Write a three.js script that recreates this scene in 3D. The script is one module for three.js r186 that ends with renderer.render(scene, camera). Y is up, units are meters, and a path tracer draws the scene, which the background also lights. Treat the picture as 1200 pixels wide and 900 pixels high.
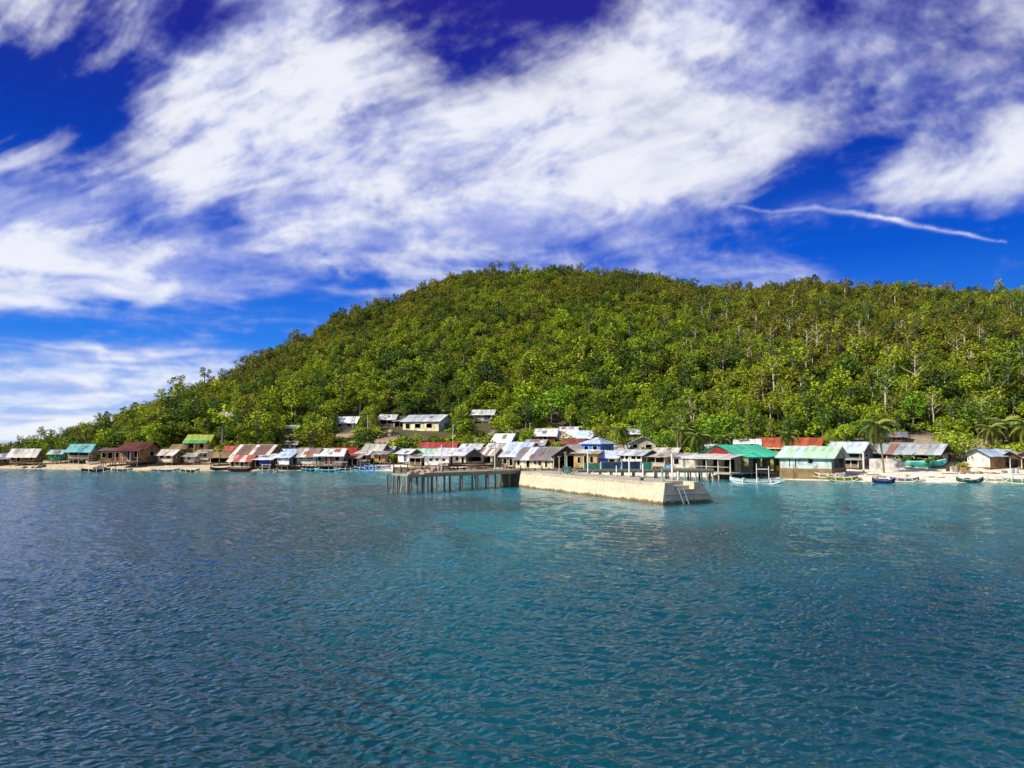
import * as THREE from 'three';
import { mergeGeometries } from 'three/addons/utils/BufferGeometryUtils.js';

// ---------------------------------------------------------------- camera, sky, sun, exposure
const scene = new THREE.Scene();
const renderer = new THREE.WebGLRenderer({ antialias: true });
renderer.toneMapping = THREE.LinearToneMapping;
renderer.toneMappingExposure = 1.4;
renderer.shadowMap.enabled = true;
const EYE = 6, FOCAL = 902, PITCH = Math.atan(66 / FOCAL);   // eye height in metres, focal length in pixels of a 900 pixel high picture
const camera = new THREE.PerspectiveCamera(2 * Math.atan(450 / FOCAL) * 180 / Math.PI, 4 / 3, 0.5, 9000);
camera.position.set(0, EYE, 0);
camera.rotation.set(PITCH, 0, 0);
const SUN_TO = new THREE.Vector3(-0.72, 0.60, 0.36).normalize();
const sun = new THREE.DirectionalLight(new THREE.Color(1, 0.93, 0.8), 4.8);
sun.name = 'sun';
sun.target.position.set(0, 20, -200);
sun.position.copy(SUN_TO).multiplyScalar(500).add(sun.target.position);
sun.castShadow = true; sun.shadow.mapSize.set(4096, 4096);
Object.assign(sun.shadow.camera, { left: -320, right: 320, top: 260, bottom: -260, near: 10, far: 1100 });
scene.add(sun, sun.target);

// seeded random numbers and lattice noise
function rngOf(seed) { let s = seed | 0; return () => { s = (s + 0x6d2b79f5) | 0; let t = Math.imul(s ^ (s >>> 15), 1 | s); t = (t + Math.imul(t ^ (t >>> 7), 61 | t)) ^ t; return ((t ^ (t >>> 14)) >>> 0) / 4294967296; }; }
const rnd = rngOf(77), rr = (a, b) => a + (b - a) * rnd();
const LAT = new Float32Array(65536); { const r = rngOf(5); for (let i = 0; i < 65536; i++) LAT[i] = r(); }
function vnoise(x, y) {
  const ix = Math.floor(x), iy = Math.floor(y); let fx = x - ix, fy = y - iy;
  fx = fx * fx * fx * (fx * (fx * 6 - 15) + 10); fy = fy * fy * fy * (fy * (fy * 6 - 15) + 10);
  const a = (ix & 255), b = ((ix + 1) & 255), c = (iy & 255) << 8, d = ((iy + 1) & 255) << 8;
  const p = LAT[c + a], q = LAT[c + b], r = LAT[d + a], s = LAT[d + b];
  return p + (q - p) * fx + (r - p + (p - q - r + s) * fx) * fy;
}
function fbm(x, y, n = 5, gain = 0.52) { let v = 0, a = 0.5, t = 0; for (let i = 0; i < n; i++) { v += a * vnoise(x, y); t += a; a *= gain; const nx = x * 1.63 - y * 1.21 + 17.3; y = x * 1.21 + y * 1.63 + 9.1; x = nx; } return v / t; }
const sstep = (a, b, x) => { const t = Math.min(1, Math.max(0, (x - a) / (b - a))); return t * t * (3 - 2 * t); };
const lerp = (a, b, t) => a + (b - a) * t;
function table(rows) { return (x) => { if (x <= rows[0][0]) return rows[0][1]; for (let i = 1; i < rows.length; i++) if (x <= rows[i][0]) { const t = (x - rows[i - 1][0]) / (rows[i][0] - rows[i - 1][0]); return lerp(rows[i - 1][1], rows[i][1], t * t * (3 - 2 * t) * 0.5 + t * 0.5); } return rows[rows.length - 1][1]; }; }

// the sky: blue air with a high sheet of broken cloud. COVER is how much cloud stands over each patch of sky, 5 degrees or so a cell; it goes round the whole sky.
{
  const COVER = [
    [60, 30, 40, 25, 75, 85, 50, 4, 2, 6, 12, 45, 75, 80, 66, 30, 65, 60, 46, 55],
    [4, 2, 55, 88, 95, 95, 90, 48, 20, 30, 66, 92, 88, 80, 70, 56, 62, 66, 48, 50],
    [8, 2, 84, 95, 95, 92, 86, 78, 92, 99, 96, 88, 70, 66, 72, 58, 26, 40, 30, 74],
    [58, 56, 66, 92, 74, 90, 92, 90, 92, 92, 88, 80, 74, 68, 52, 8, 6, 66, 76, 66],
    [84, 50, 30, 56, 44, 74, 88, 84, 86, 82, 78, 72, 66, 52, 34, 26, 14, 6, 4, 4],
    [88, 76, 76, 66, 56, 48, 44, 40, 44, 48, 44, 38, 34, 32, 28, 26, 16, 8, 8, 6],
    [14, 18, 30, 24, 18, 14, 18, 22, 24, 24, 20, 16, 14, 12, 12, 10, 8, 10, 8, 8],
    [64, 78, 76, 70, 60, 48, 46, 44, 42, 42, 40, 40, 40, 40, 40, 40, 40, 40, 40, 40],
    [86, 84, 80, 76, 70, 60, 58, 58, 58, 58, 58, 58, 58, 58, 58, 58, 58, 58, 58, 58],
  ];
  const cell = (i, j) => COVER[Math.min(8, Math.max(0, j))][Math.min(19, Math.max(0, i))] / 100;
  const cubic = (a, b, c, d, t) => b + 0.5 * t * (c - a + t * (2 * a - 5 * b + 4 * c - d + t * (3 * (b - c) + d - a)));
  const coverAt = (px, py) => {
    const x = px / 60 - 0.5, y = py / 60 - 0.5, i = Math.floor(x), j = Math.floor(y), col = [];
    for (let n = -1; n < 3; n++) col.push(cubic(cell(i - 1, j + n), cell(i, j + n), cell(i + 1, j + n), cell(i + 2, j + n), x - i));
    return cubic(col[0], col[1], col[2], col[3], y - j);
  };
  const W = 4096, H = 2048, data = new Float32Array(W * H * 4), HALF = Math.PI / 4, cp = Math.cos(PITCH), sp = Math.sin(PITCH);
  const cl = (t) => Math.min(1, Math.max(0, t));
  const air = (e, t) => { // colour of the clear air by height in degrees
    const st = [[0, 0.50, 0.68, 0.95], [3, 0.22, 0.45, 0.90], [7, 0.03, 0.22, 0.84], [13, 0.004, 0.10, 0.64], [20, 0.004, 0.045, 0.42], [27, 0.012, 0.022, 0.30], [34, 0.03, 0.018, 0.26], [90, 0.012, 0.012, 0.2]];
    for (let i = 1; i < st.length; i++) if (e <= st[i][0]) { const k = (e - st[i - 1][0]) / (st[i][0] - st[i - 1][0]); return lerp(st[i - 1][t], st[i][t], k); }
    return st[7][t];
  };
  for (let row = 0; row < H; row++) {
    const e = ((row + 0.5) / H - 0.5) * Math.PI, deg = e * 180 / Math.PI;
    const base = [air(Math.max(0, deg), 1), air(Math.max(0, deg), 2), air(Math.max(0, deg), 3)];
    for (let c = 0; c < W; c++) {
      const o = (row * W + c) * 4;
      if (deg > 37 && (c & 3)) { for (let k = 0; k < 4; k++) data[o + k] = data[o - 4 + k]; continue; }   // overhead, out of sight, at a quarter of the detail
      let al = 0, den = 0, lit = 0;
      if (deg > 0) {
        const az = ((c + 0.5) / W - 0.5) * 2 * Math.PI + Math.PI / 2;
        let a = az; while (a > Math.PI) a -= 2 * Math.PI; while (a < -Math.PI) a += 2 * Math.PI;
        const turn = Math.round(a / (2 * HALF)); let f = a - turn * 2 * HALF; if (turn & 1) f = -f;   // the same weather all the way round
        const ce = Math.cos(e), dx = Math.sin(f) * ce, dy = Math.sin(e), dz = -Math.cos(f) * ce;
        const cz = -(dz * cp - dy * sp), cy = dy * cp + dz * sp;
        const px = 600 + FOCAL * dx / Math.max(0.2, cz), py = 450 - FOCAL * cy / Math.max(0.2, cz);
        // noise on a flat cloud sheet, seen in perspective, and noise on the vault
        const q = 1 / (dy + 0.16), lx = Math.sin(az) * ce * q, lz = Math.cos(az) * ce * q;
        const w1 = fbm(lx * 1.3 + 3, lz * 1.3 + 8, 4) - 0.5, w2 = fbm(lx * 1.3 + 31, lz * 1.3 + 18, 4) - 0.5;
        const sx = lx + w1 * 0.16, sz = lz + w2 * 0.16;
        const big = fbm(sx * 3.0 - sz * 0.5, sz * 2.4 + sx * 1.2, 6), fine = fbm(lx * 10 + 40 + w1, lz * 10 + 4 + w2, 6), puff = fbm(f * 34 + w1 * 3 + 11, e * 40 + w2 * 3, 5), wisp = 0.5;
        let cov = coverAt(px + w1 * 110 + (big - 0.5) * 40, py + w2 * 80);
        const high = sstep(10, -160, py); cov = lerp(cov, 0.02 + 0.8 * big, high);  // unseen overhead cloud, thinned so the water reflects bluer sky
        const bands = fbm(f * 5 + 20 + w1 * 2, e * 62 + w2 * 3, 6, 0.58), lowSky = sstep(17, 7, deg), rad = Math.hypot(px + 300, 430 - py) / 100, th = Math.atan2(430 - py, px + 300);
        const streak = fbm(rad * 0.8 + w1 * 2.2 + 8, th * 20 + w2 * 3.4 + 30, 7, 0.6), crisp = fbm(px / 46 + w1 * 3, py / 34 + w2 * 3 + 5, 6, 0.66);   // long streaks that fan out over the sky, and their fine breaking up
        den = cov * 1.0 + (big - 0.5) * 0.42 + (streak - 0.5) * 0.95 * (1 - 0.7 * lowSky) + (bands - 0.5) * 0.95 * lowSky + (fine - 0.5) * 0.22 + (crisp - 0.5) * 0.42 - 0.05;
        al = sstep(0.0, 1.0, den);
        // the vapour trail on the right
        const trail = [[842, 238, 1.6, 0.3], [905, 248, 2.2, 0.62], [960, 243, 3.4, 0.8], [1060, 261, 2.6, 0.9], [1130, 274, 2.0, 0.85], [1180, 285, 0.9, 0.4]];
        if (py > 200 && py < 320 && px > 800) for (let i = 0; i < 5; i++) {
          const [x0, y0, wa, ka] = trail[i], [x1, y1, wb, kb] = trail[i + 1], ux = x1 - x0, uy = y1 - y0, t = cl(((px - x0) * ux + (py - y0) * uy) / (ux * ux + uy * uy)), ey = py - y0 - uy * t + (crisp - 0.5) * 9, ex = px - x0 - ux * t, wt = 0.62 * lerp(wa, wb, t);
          al = Math.max(al, lerp(ka, kb, t) * Math.exp(-(ex * ex + ey * ey) / (2 * wt * wt)) * (0.3 + 1.3 * crisp) * (1 - high));
        }
        { const ex = (px - 905) / 105, ey = (py - 257 + ex * 16) / 13; al = Math.max(al, 1.3 * sstep(0.30, 0.66, streak * 0.6 + crisp * 0.4) * Math.exp(-ex * ex - ey * ey) * (1 - high) * 0.7); }
        al *= 0.94;
        lit = sstep(0.34, 1.0, den * 0.55 + (fbm(lx * 2.2 + 60, lz * 3.1 + 12 + w1, 4) - 0.5) * 1.5 + 0.42 + (crisp - 0.5) * 0.5 + (streak - 0.5) * 0.4);
      }
      const white = [lerp(0.48, 0.90, lit), lerp(0.54, 0.92, lit), lerp(0.88, 0.99, lit)];
      for (let k = 0; k < 3; k++) data[o + k] = 0.72 * lerp(base[k], white[k], al);
      data[o + 3] = 1;
    }
  }
  const sky = new THREE.DataTexture(data, W, H, THREE.RGBAFormat, THREE.FloatType);
  sky.mapping = THREE.EquirectangularReflectionMapping; sky.magFilter = THREE.LinearFilter; sky.needsUpdate = true;
  scene.background = sky; scene.environment = sky;
}

// ---------------------------------------------------------------- helpers
const names = new Map();
function numbered(n) { const k = names.get(n) ?? 0; names.set(n, k + 1); return k ? n + '_' + String(k).padStart(3, '0') : n; }
function tag(o, label, category, group, kind) { if (label) o.userData.label = label; if (category) o.userData.category = category; if (group) o.userData.group = group; if (kind) o.userData.kind = kind; return o; }
function thing(name, label, category, group) { const g = new THREE.Group(); g.name = numbered(name); scene.add(g); return tag(g, label, category, group); }
function part(parent, name, geo, mat) { const m = new THREE.Mesh(geo, mat); m.name = name; m.castShadow = m.receiveShadow = true; parent.add(m); return m; }
const mats = new Map();
function M(hex, rough = 0.85, more) { const key = [hex, rough, more?.map ? 'worn' : '', more?.metalness ?? 0, more?.side ?? 0].join('|'); if (!mats.has(key)) { const m = new THREE.MeshStandardMaterial({ color: hex, roughness: rough, ...(more ?? {}) }); mats.set(key, m); } return mats.get(key); }
// a point of the ground plan from its bearing (in pixels of the picture, 600 is straight ahead) and its distance ahead
const bx = (b, d) => (b - 600) / FOCAL * d;
const heightAt = (py, d) => { const t = (450 - py) / FOCAL; return EYE + d * (Math.sin(PITCH) + t * Math.cos(PITCH)) / (Math.cos(PITCH) - t * Math.sin(PITCH)); };

// ---------------------------------------------------------------- terrain: sea bed, beach, village slope and the wooded hill in one sheet
const shoreD = table([[-700, 420], [-200, 200], [-60, 172], [0, 166], [100, 160], [200, 154], [300, 153], [400, 154], [500, 151], [600, 144], [700, 136], [800, 129], [900, 120], [1000, 113.5], [1100, 111], [1200, 109.5], [1500, 104], [2200, 90]]);
const ridgeD = table([[-700, 500], [-200, 230], [0, 222], [100, 245], [200, 275], [300, 312], [400, 350], [500, 388], [580, 405], [700, 400], [800, 386], [900, 372], [1000, 362], [1100, 352], [1200, 342], [1500, 320], [2200, 300]]);
const ridgeH = table([[-700, -5], [-200, -4], [-60, 0.6], [0, 1.2], [50, 3.2], [100, 6.4], [160, 12], [200, 17], [250, 24], [300, 35], [350, 47], [400, 59.5], [450, 68], [500, 81.5], [540, 88.5], [580, 92], [640, 91], [700, 90], [740, 86.5], [800, 81.5], [850, 78.5], [900, 76], [960, 76.5], [1000, 73.5], [1060, 73], [1120, 70], [1200, 67.5], [1500, 62], [2200, 40]]);
function ground(x, z) {
  const d = Math.max(4, -z), b = 600 + FOCAL * x / d, S = shoreD(b), s = d - S;
  if (s < 0) { // under water: a sandy shelf, then deeper towards the open sea
    const n = (fbm(x * 0.05 + 9, z * 0.05, 3) - 0.5);
    const shelf = 0.85 * (1 - Math.exp(s / 16)), ex = (x - 0.06 * (d - 60)) / (4 + 0.24 * d), ez = (d - 72) / 38, shoal = Math.exp(-Math.pow(ex * ex + ez * ez, 1.4));   // a sand bank lies round the pier
    return -Math.max(0, shelf + sstep(-30, -100, s) * 13 * (1 - 0.93 * shoal) + n * 1.6 * sstep(-10, -34, s));
  }
  const R = ridgeD(b), L = R - S, Hr = ridgeH(b), n = (fbm(x * 0.03, z * 0.03, 4) - 0.5);
  const beach = 1.15 * (1 - Math.exp(-s / 5.5));
  let h;
  if (d > R) h = Math.max(-12, Hr - (d - R) * 0.34);
  else {
    const low = beach + 0.225 * Math.max(0, s - 13) * sstep(6, 26, s), at50 = 1.15 + 0.225 * 37;
    const t = (s - 50) / (L - 50), steep = s < 50 ? low : at50 + (Hr - at50) * t * (1.3 - 0.3 * t);
    const gentle = Math.max(0, Hr) * Math.pow(Math.min(1, Math.max(0, (s - 10) / (L - 10))), 0.8) + Math.min(beach, 1.15);
    h = lerp(gentle, steep, sstep(9, 24, Hr));
    if (Hr < 0) h = Hr * s / L;
  }
  return h + n * 7 * sstep(48, 90, s) * sstep(6, 40, Hr);
}
// where a line of sight meets the ground or the sea
function landAt(px, py) { for (let d = 60; d < 420; d += 0.25) { const g = Math.max(0, ground(bx(px, d), -d)); if (heightAt(py, d) <= g) return d; } return 420; }
// ---- textures shared by many surfaces: grain and weather, no light
function noiseTexture(size, f, srgb) {
  const d = new Uint8Array(size * size * 4);
  for (let y = 0; y < size; y++) for (let x = 0; x < size; x++) { const c = f(x / size, y / size), o = (y * size + x) * 4; d[o] = c[0] * 255; d[o + 1] = c[1] * 255; d[o + 2] = c[2] * 255; d[o + 3] = 255; }
  const t = new THREE.DataTexture(d, size, size); t.wrapS = t.wrapT = THREE.RepeatWrapping; t.magFilter = THREE.LinearFilter; if (srgb) t.colorSpace = THREE.SRGBColorSpace; t.needsUpdate = true; return t;
}
const cl01 = (x) => Math.min(1, Math.max(0, x));
// mirrored repeat keeps the seams closed
const wearTex = noiseTexture(512, (u, v) => { const a = fbm(u * 9, v * 9, 5), b = fbm(u * 40 + 7, v * 26, 3), s = sstep(0.62, 0.72, fbm(u * 16 + 50, v * 5 + 3, 4)); const k = cl01(0.74 + 0.36 * a + 0.2 * (b - 0.5) - 0.13 * s); return [k, cl01(k - 0.02 * s), cl01(k - 0.05 * s)]; }, true);
wearTex.wrapS = wearTex.wrapT = THREE.MirroredRepeatWrapping; wearTex.repeat.set(0.14, 0.14);

// ---- ground material: sand by the water, brown litter and soil on the hill, pale cleared soil in the village
const CLEAR = [[440, 184, 10, 9], [590, 186, 10, 7], [120, 188, 10, 6], [1120, 141, 30, 6], [700, 172, 9, 5], [350, 190, 6, 5], [410, 194, 8, 4]];   // bearing, distance, half widths of cleared soil
const clearAt = (x, z) => { const d = -z; let k = 0; for (const [b, dd, wx, wz] of CLEAR) { const ex = (x - bx(b, dd)) / wx, ez = (d - dd) / wz; k = Math.max(k, 1 - Math.sqrt(ex * ex + ez * ez) + (vnoise(x * 0.35, z * 0.35) - 0.5) * 0.7); } return cl01(k * 2.4); };
{
  const rows = []; for (let d = 4; d < 100; d += 6) rows.push(d); for (let d = 100; d < 215; d += 1.25) rows.push(d); for (let d = 215; d < 470; d += 4) rows.push(d); for (let d = 470; d < 900; d += 60) rows.push(d);
  const cols = []; for (let b = -900; b < -120; b += 60) cols.push(b); for (let b = -120; b < 1320; b += 7) cols.push(b); for (let b = 1320; b <= 2300; b += 60) cols.push(b);
  const nc = cols.length, pos = new Float32Array(rows.length * nc * 3), col = new Float32Array(rows.length * nc * 3), uv = new Float32Array(rows.length * nc * 2), idx = [];
  const sand = [0.95, 0.87, 0.69], soil = [0.33, 0.24, 0.14], litter = [0.085, 0.075, 0.03], weed = [0.12, 0.12, 0.07], grass = [0.12, 0.14, 0.03];
  rows.forEach((d, i) => cols.forEach((b, j) => {
    const k = i * nc + j, x = bx(b, d), z = -d, y = ground(x, z), s = d - shoreD(b);
    pos.set([x, y, z], k * 3); uv.set([x, z], k * 2);
    const n = fbm(x * 0.11, z * 0.11, 4), m = fbm(x * 0.6 + 5, z * 0.6, 3);
    let c = b < 430 ? sand.map((v, q) => v * lerp([0.72, 0.64, 0.52][q], 1, sstep(380, 430, b))) : sand;   // the left beach is of browner sand
    const mix = (to, t) => { c = c.map((v, q) => lerp(v, to[q], t)); };
    if (s < 0) mix(weed, sstep(0.46, 0.58, n * 0.75 + m * 0.25) * sstep(-22, -50, s) * 0.85);
    else { mix(soil, sstep(9, 19, s + (m - 0.5) * 8 - (b > 980 ? 5 : 0)) * 0.8); mix(grass, sstep(0.42, 0.58, n * 0.5 + m * 0.5) * sstep(12, 20, s) * 0.8); mix(litter, sstep(26, 40, s + (n - 0.5) * 22)); mix([0.42, 0.31, 0.19], clearAt(x, z) * sstep(10, 16, s)); }
    c = c.map((v) => v * (0.82 + 0.36 * m));
    col.set(c, k * 3);
  }));
  for (let i = 0; i < rows.length - 1; i++) for (let j = 0; j < nc - 1; j++) { const a = i * nc + j; idx.push(a, a + 1, a + nc, a + 1, a + nc + 1, a + nc); }
  const g = new THREE.BufferGeometry(); g.setAttribute('position', new THREE.BufferAttribute(pos, 3)); g.setAttribute('color', new THREE.BufferAttribute(col, 3)); g.setAttribute('uv', new THREE.BufferAttribute(uv, 2)); g.setIndex(idx); g.computeVertexNormals();
  const wt = noiseTexture(512, (u, v) => { const k = cl01(0.62 + 0.5 * fbm(u * 60, v * 60, 5)); return [k, k, k]; }, true); wt.wrapS = wt.wrapT = THREE.MirroredRepeatWrapping; wt.repeat.set(0.045, 0.045);
  const m = new THREE.Mesh(g, new THREE.MeshStandardMaterial({ vertexColors: true, map: wt, roughness: 1 })); m.name = 'terrain'; m.receiveShadow = m.castShadow = true; tag(m, 'sandy shore, sea bed and hill ground of the island', 'terrain', null, 'structure'); scene.add(m);
}

// ---------------------------------------------------------------- the sea: rippled surface of real water over the sea bed
const waves = []; { const r = rngOf(11); for (let i = 0; i < 44; i++) { const l = 0.34 * Math.pow(5.2, Math.pow(r(), 1.4)), th = -0.42 + (r() + r() - 1) * 0.95, k = 2 * Math.PI / l; waves.push([k * Math.sin(th), k * Math.cos(th), r() * 6.283, l, 0.0072 * Math.pow(l, 0.9)]); } }
{
  const rows = []; let d = 6; while (d < 185) { rows.push(d); d += Math.max(0.07, Math.min(0.3, d * d / 5400 * 0.9)); } for (; d < 6000; d *= 1.25) rows.push(d);
  const cols = []; for (let b = -9000; b < -300; b += 600) cols.push(b); for (let b = -300; b < -40; b += 20) cols.push(b); for (let b = -40; b < 1240; b += 2.1) cols.push(b); for (let b = 1240; b <= 1500; b += 20) cols.push(b); for (let b = 2000; b <= 10000; b += 800) cols.push(b);
  const nc = cols.length, pos = new Float32Array(rows.length * nc * 3), nor = new Float32Array(rows.length * nc * 3), uv = new Float32Array(rows.length * nc * 2), idx = new Uint32Array((rows.length - 1) * (nc - 1) * 6);
  rows.forEach((dd, i) => cols.forEach((b, j) => {
    const k = i * nc + j, x = bx(b, dd), z = -dd, step = Math.max(dd * 2.1 / FOCAL, Math.min(0.3, dd * dd / 5400 * 0.9));
    let h = 0, gx = 0, gz = 0;
    if (dd < 190 && b > -60 && b < 1260) {
      const gust = (0.55 + 0.9 * fbm(x * 0.035 + 4, z * 0.022, 3)) * (1 - 0.6 * sstep(-10, 0, dd - shoreD(b)));
      for (const [kx, kz, ph, l, am] of waves) { const A = am * gust * sstep(2.1, 4.5, l / step); if (A <= 0) continue; const w = kx * x + kz * z + ph, sn = Math.sin(w), cs = Math.cos(w); h += A * (sn + 0.18 * Math.cos(2 * w)); const g1 = A * (cs - 0.36 * Math.sin(2 * w)); gx += g1 * kx; gz += g1 * kz; }
    }
    pos.set([x, h, z], k * 3); const il = 1 / Math.hypot(gx, 1, gz); nor.set([-gx * il, il, -gz * il], k * 3); uv.set([x / 23, -z / 23], k * 2);
  }));
  let o = 0; for (let i = 0; i < rows.length - 1; i++) for (let j = 0; j < nc - 1; j++) { const a = i * nc + j; idx.set([a, a + 1, a + nc, a + 1, a + nc + 1, a + nc], o); o += 6; }
  const g = new THREE.BufferGeometry(); g.setAttribute('position', new THREE.BufferAttribute(pos, 3)); g.setAttribute('normal', new THREE.BufferAttribute(nor, 3)); g.setAttribute('uv', new THREE.BufferAttribute(uv, 2)); g.setIndex(new THREE.BufferAttribute(idx, 1));
  // ripples of a hand's breadth to half a metre as relief on a tile of 23 m
  const N = 1024, comp = [], r = rngOf(23), hgt = new Float32Array(N * N);
  for (let i = 0; i < 54; i++) { const l = 0.14 + 0.45 * r() * r(), th = -0.42 + (r() + r() - 1) * 1.5, m = 23 / l; const kx = Math.round(m * Math.sin(th)), kz = Math.round(m * Math.cos(th)); comp.push([kx, kz, r() * 6.283, Math.pow(l, 1.05)]); }
  let lo = 1e9, hi = -1e9;
  const S1 = new Float32Array(4096); for (let i = 0; i < 4096; i++) S1[i] = Math.sin(i / 4096 * 2 * Math.PI);
  for (let y = 0; y < N; y++) for (let x = 0; x < N; x++) { let v = 0; for (const [kx, kz, p, am] of comp) v += am * S1[((kx * x + kz * y) * 4 + (p * 652 | 0)) & 4095]; v = v + 0.12 * Math.abs(v); hgt[y * N + x] = v; if (v < lo) lo = v; if (v > hi) hi = v; }
  // slopes of that relief as a normal map (height range RELIEF metres)
  const RELIEF = 0.085, sc = RELIEF / (hi - lo) / (2 * 23 / N), px = new Float32Array(N * N * 4);
  for (let y = 0; y < N; y++) for (let x = 0; x < N; x++) { const i = y * N + x, sx = (hgt[y * N + (x + 1) % N] - hgt[y * N + (x + N - 1) % N]) * sc, sy = (hgt[((y + 1) % N) * N + x] - hgt[((y + N - 1) % N) * N + x]) * sc, il = 1 / Math.hypot(sx, sy, 1); px.set([0.5 - 0.5 * sx * il, 0.5 - 0.5 * sy * il, 0.5 + 0.5 * il, 1], i * 4); }
  const ripple = new THREE.DataTexture(px, N, N, THREE.RGBAFormat, THREE.FloatType); ripple.wrapS = ripple.wrapT = THREE.RepeatWrapping; ripple.magFilter = THREE.LinearFilter; ripple.needsUpdate = true;
  const water = new THREE.MeshPhysicalMaterial({ color: new THREE.Color().setRGB(0.025, 0.48, 0.72), transmission: 0.94, thickness: 3, ior: 1.33, roughness: 0.05, attenuationColor: new THREE.Color().setRGB(0.26, 0.86, 0.868), attenuationDistance: 2.6, normalMap: ripple });
  const m = new THREE.Mesh(g, water); m.name = 'water'; m.receiveShadow = true; tag(m, 'rippled blue and turquoise sea', 'sea', null, 'structure'); scene.add(m);
}
// ---------------------------------------------------------------- trees: crowns are many folded leaf sprays round branch ends
function leafSprays(r, spots, per, spread, size, out, up = 0.35) {
  for (const [cx, cy, cz, k = 1] of spots) for (let i = 0; i < per * k; i++) {
    const a = r() * 6.283, q = 2 * r() - 1, w = Math.cbrt(r()) * spread * (0.6 + 0.6 * k), e = Math.sqrt(1 - q * q);
    const dx = Math.cos(a) * e, dy = q, dz = Math.sin(a) * e, px = cx + dx * w, py = cy + dy * w * 0.72, pz = cz + dz * w;
    const s = size * (0.55 + 0.9 * r());
    let ax = dx + (r() - 0.5) * 1.5, ay = dy * 0.6 + (r() - 0.5) * 0.9, az = dz + (r() - 0.5) * 1.5; const al = 1 / Math.hypot(ax, ay, az); ax *= al; ay *= al; az *= al;   // the spray's axis
    let nx = (r() - 0.5) * 1.2 + dx * 0.5, ny = up + r() * 0.9, nz = (r() - 0.5) * 1.2 + dz * 0.5; const dt = nx * ax + ny * ay + nz * az; nx -= dt * ax; ny -= dt * ay; nz -= dt * az; const nl = 1 / Math.hypot(nx, ny, nz); nx *= nl; ny *= nl; nz *= nl;
    const bx_ = ay * nz - az * ny, by = az * nx - ax * nz, bz = ax * ny - ay * nx, f = s * (0.28 + 0.14 * r()), fold = s * 0.12, o = out.p.length / 3;
    out.p.push(px - ax * s * 0.5, py - ay * s * 0.5, pz - az * s * 0.5, px + bx_ * f - nx * fold, py + by * f - ny * fold, pz + bz * f - nz * fold, px + ax * s * 0.55, py + ay * s * 0.55 - fold, pz + az * s * 0.55, px - bx_ * f - nx * fold, py - by * f - ny * fold, pz - bz * f - nz * fold);
    const t = 0.7 + 0.6 * r(), y = r() * 0.2; for (let n = 0; n < 4; n++) out.c.push(t * (1 + y), t * (1 + y * 0.3), t * (1 - 0.5 * y));
    out.i.push(o, o + 1, o + 2, o, o + 2, o + 3);
  }
}
function geoOf(out) { const g = new THREE.BufferGeometry(); g.setAttribute('position', new THREE.Float32BufferAttribute(out.p, 3)); if (out.c.length) g.setAttribute('color', new THREE.Float32BufferAttribute(out.c, 3)); g.setIndex(out.i); g.computeVertexNormals(); return g; }
const newOut = () => ({ p: [], c: [], i: [] });
function limb(out, a, b, ra, rb, n = 5) { // a tapered branch
  const d = new THREE.Vector3().subVectors(b, a).normalize(), u = new THREE.Vector3(Math.abs(d.y) > 0.9 ? 1 : 0, Math.abs(d.y) > 0.9 ? 0 : 1, 0).cross(d).normalize(), v = new THREE.Vector3().crossVectors(d, u), o = out.p.length / 3;
  for (const [c, rad] of [[a, ra], [b, rb]]) for (let i = 0; i < n; i++) { const t = i / n * 6.2832, x = Math.cos(t) * rad, y = Math.sin(t) * rad; out.p.push(c.x + u.x * x + v.x * y, c.y + u.y * x + v.y * y, c.z + u.z * x + v.z * y); }
  for (let i = 0; i < n; i++) { const j = (i + 1) % n; out.i.push(o + i, o + j, o + n + i, o + j, o + n + j, o + n + i); }
}
const V = (x, y, z) => new THREE.Vector3(x, y, z);
// one kind of tree: kind.h height, kind.r crown radius, kind.clear bare trunk share
function treeKind(seed, { h, r: R, clear, clumps, per, size, spread, flat = 0.7, trunk = 0.09 }) {
  const r = rngOf(seed), wood = newOut(), leaf = newOut(), spots = [];
  const lean = V((r() - 0.5) * 0.6, h * clear, (r() - 0.5) * 0.6), top = V(lean.x * 1.7, h * 0.82, lean.z * 1.7);
  limb(wood, V(0, -0.8, 0), lean, trunk * 1.5, trunk, 6); limb(wood, lean, top, trunk, trunk * 0.35, 5);
  for (let i = 0; i < clumps; i++) {
    const a = i * 2.4 + r() * 0.9, t = (i + 0.5) / clumps, cy = h * (clear + 0.06) + (h * (1 - clear) - R * 0.2) * (0.08 + 0.86 * t) , ring = R * Math.sqrt(Math.max(0.05, 1 - Math.pow((t - 0.38) / 0.72, 2))) * (0.45 + 0.6 * r());
    const p = V(lean.x * 1.3 + Math.cos(a) * ring, cy - ring * (1 - flat) * 0.3, lean.z * 1.3 + Math.sin(a) * ring);
    spots.push([p.x, p.y, p.z, 0.7 + 0.6 * r()]);
    const root = lean.clone().lerp(top, Math.max(0, t * 0.8 - 0.1)); limb(wood, root, p, trunk * 0.4, trunk * 0.12, 4);
  }
  leafSprays(r, spots, per, spread, size, leaf);
  return { trunk: geoOf(wood), crown: geoOf(leaf) };
}
const leafMat = (hex) => new THREE.MeshPhysicalMaterial({ color: hex, vertexColors: true, roughness: 0.65, transmission: 0.22, thickness: 0, specularIntensity: 0.2, side: THREE.DoubleSide });
const barkMat = M(0x6e6250, 1), paleBark = M(0xb8ab94, 1);
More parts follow.
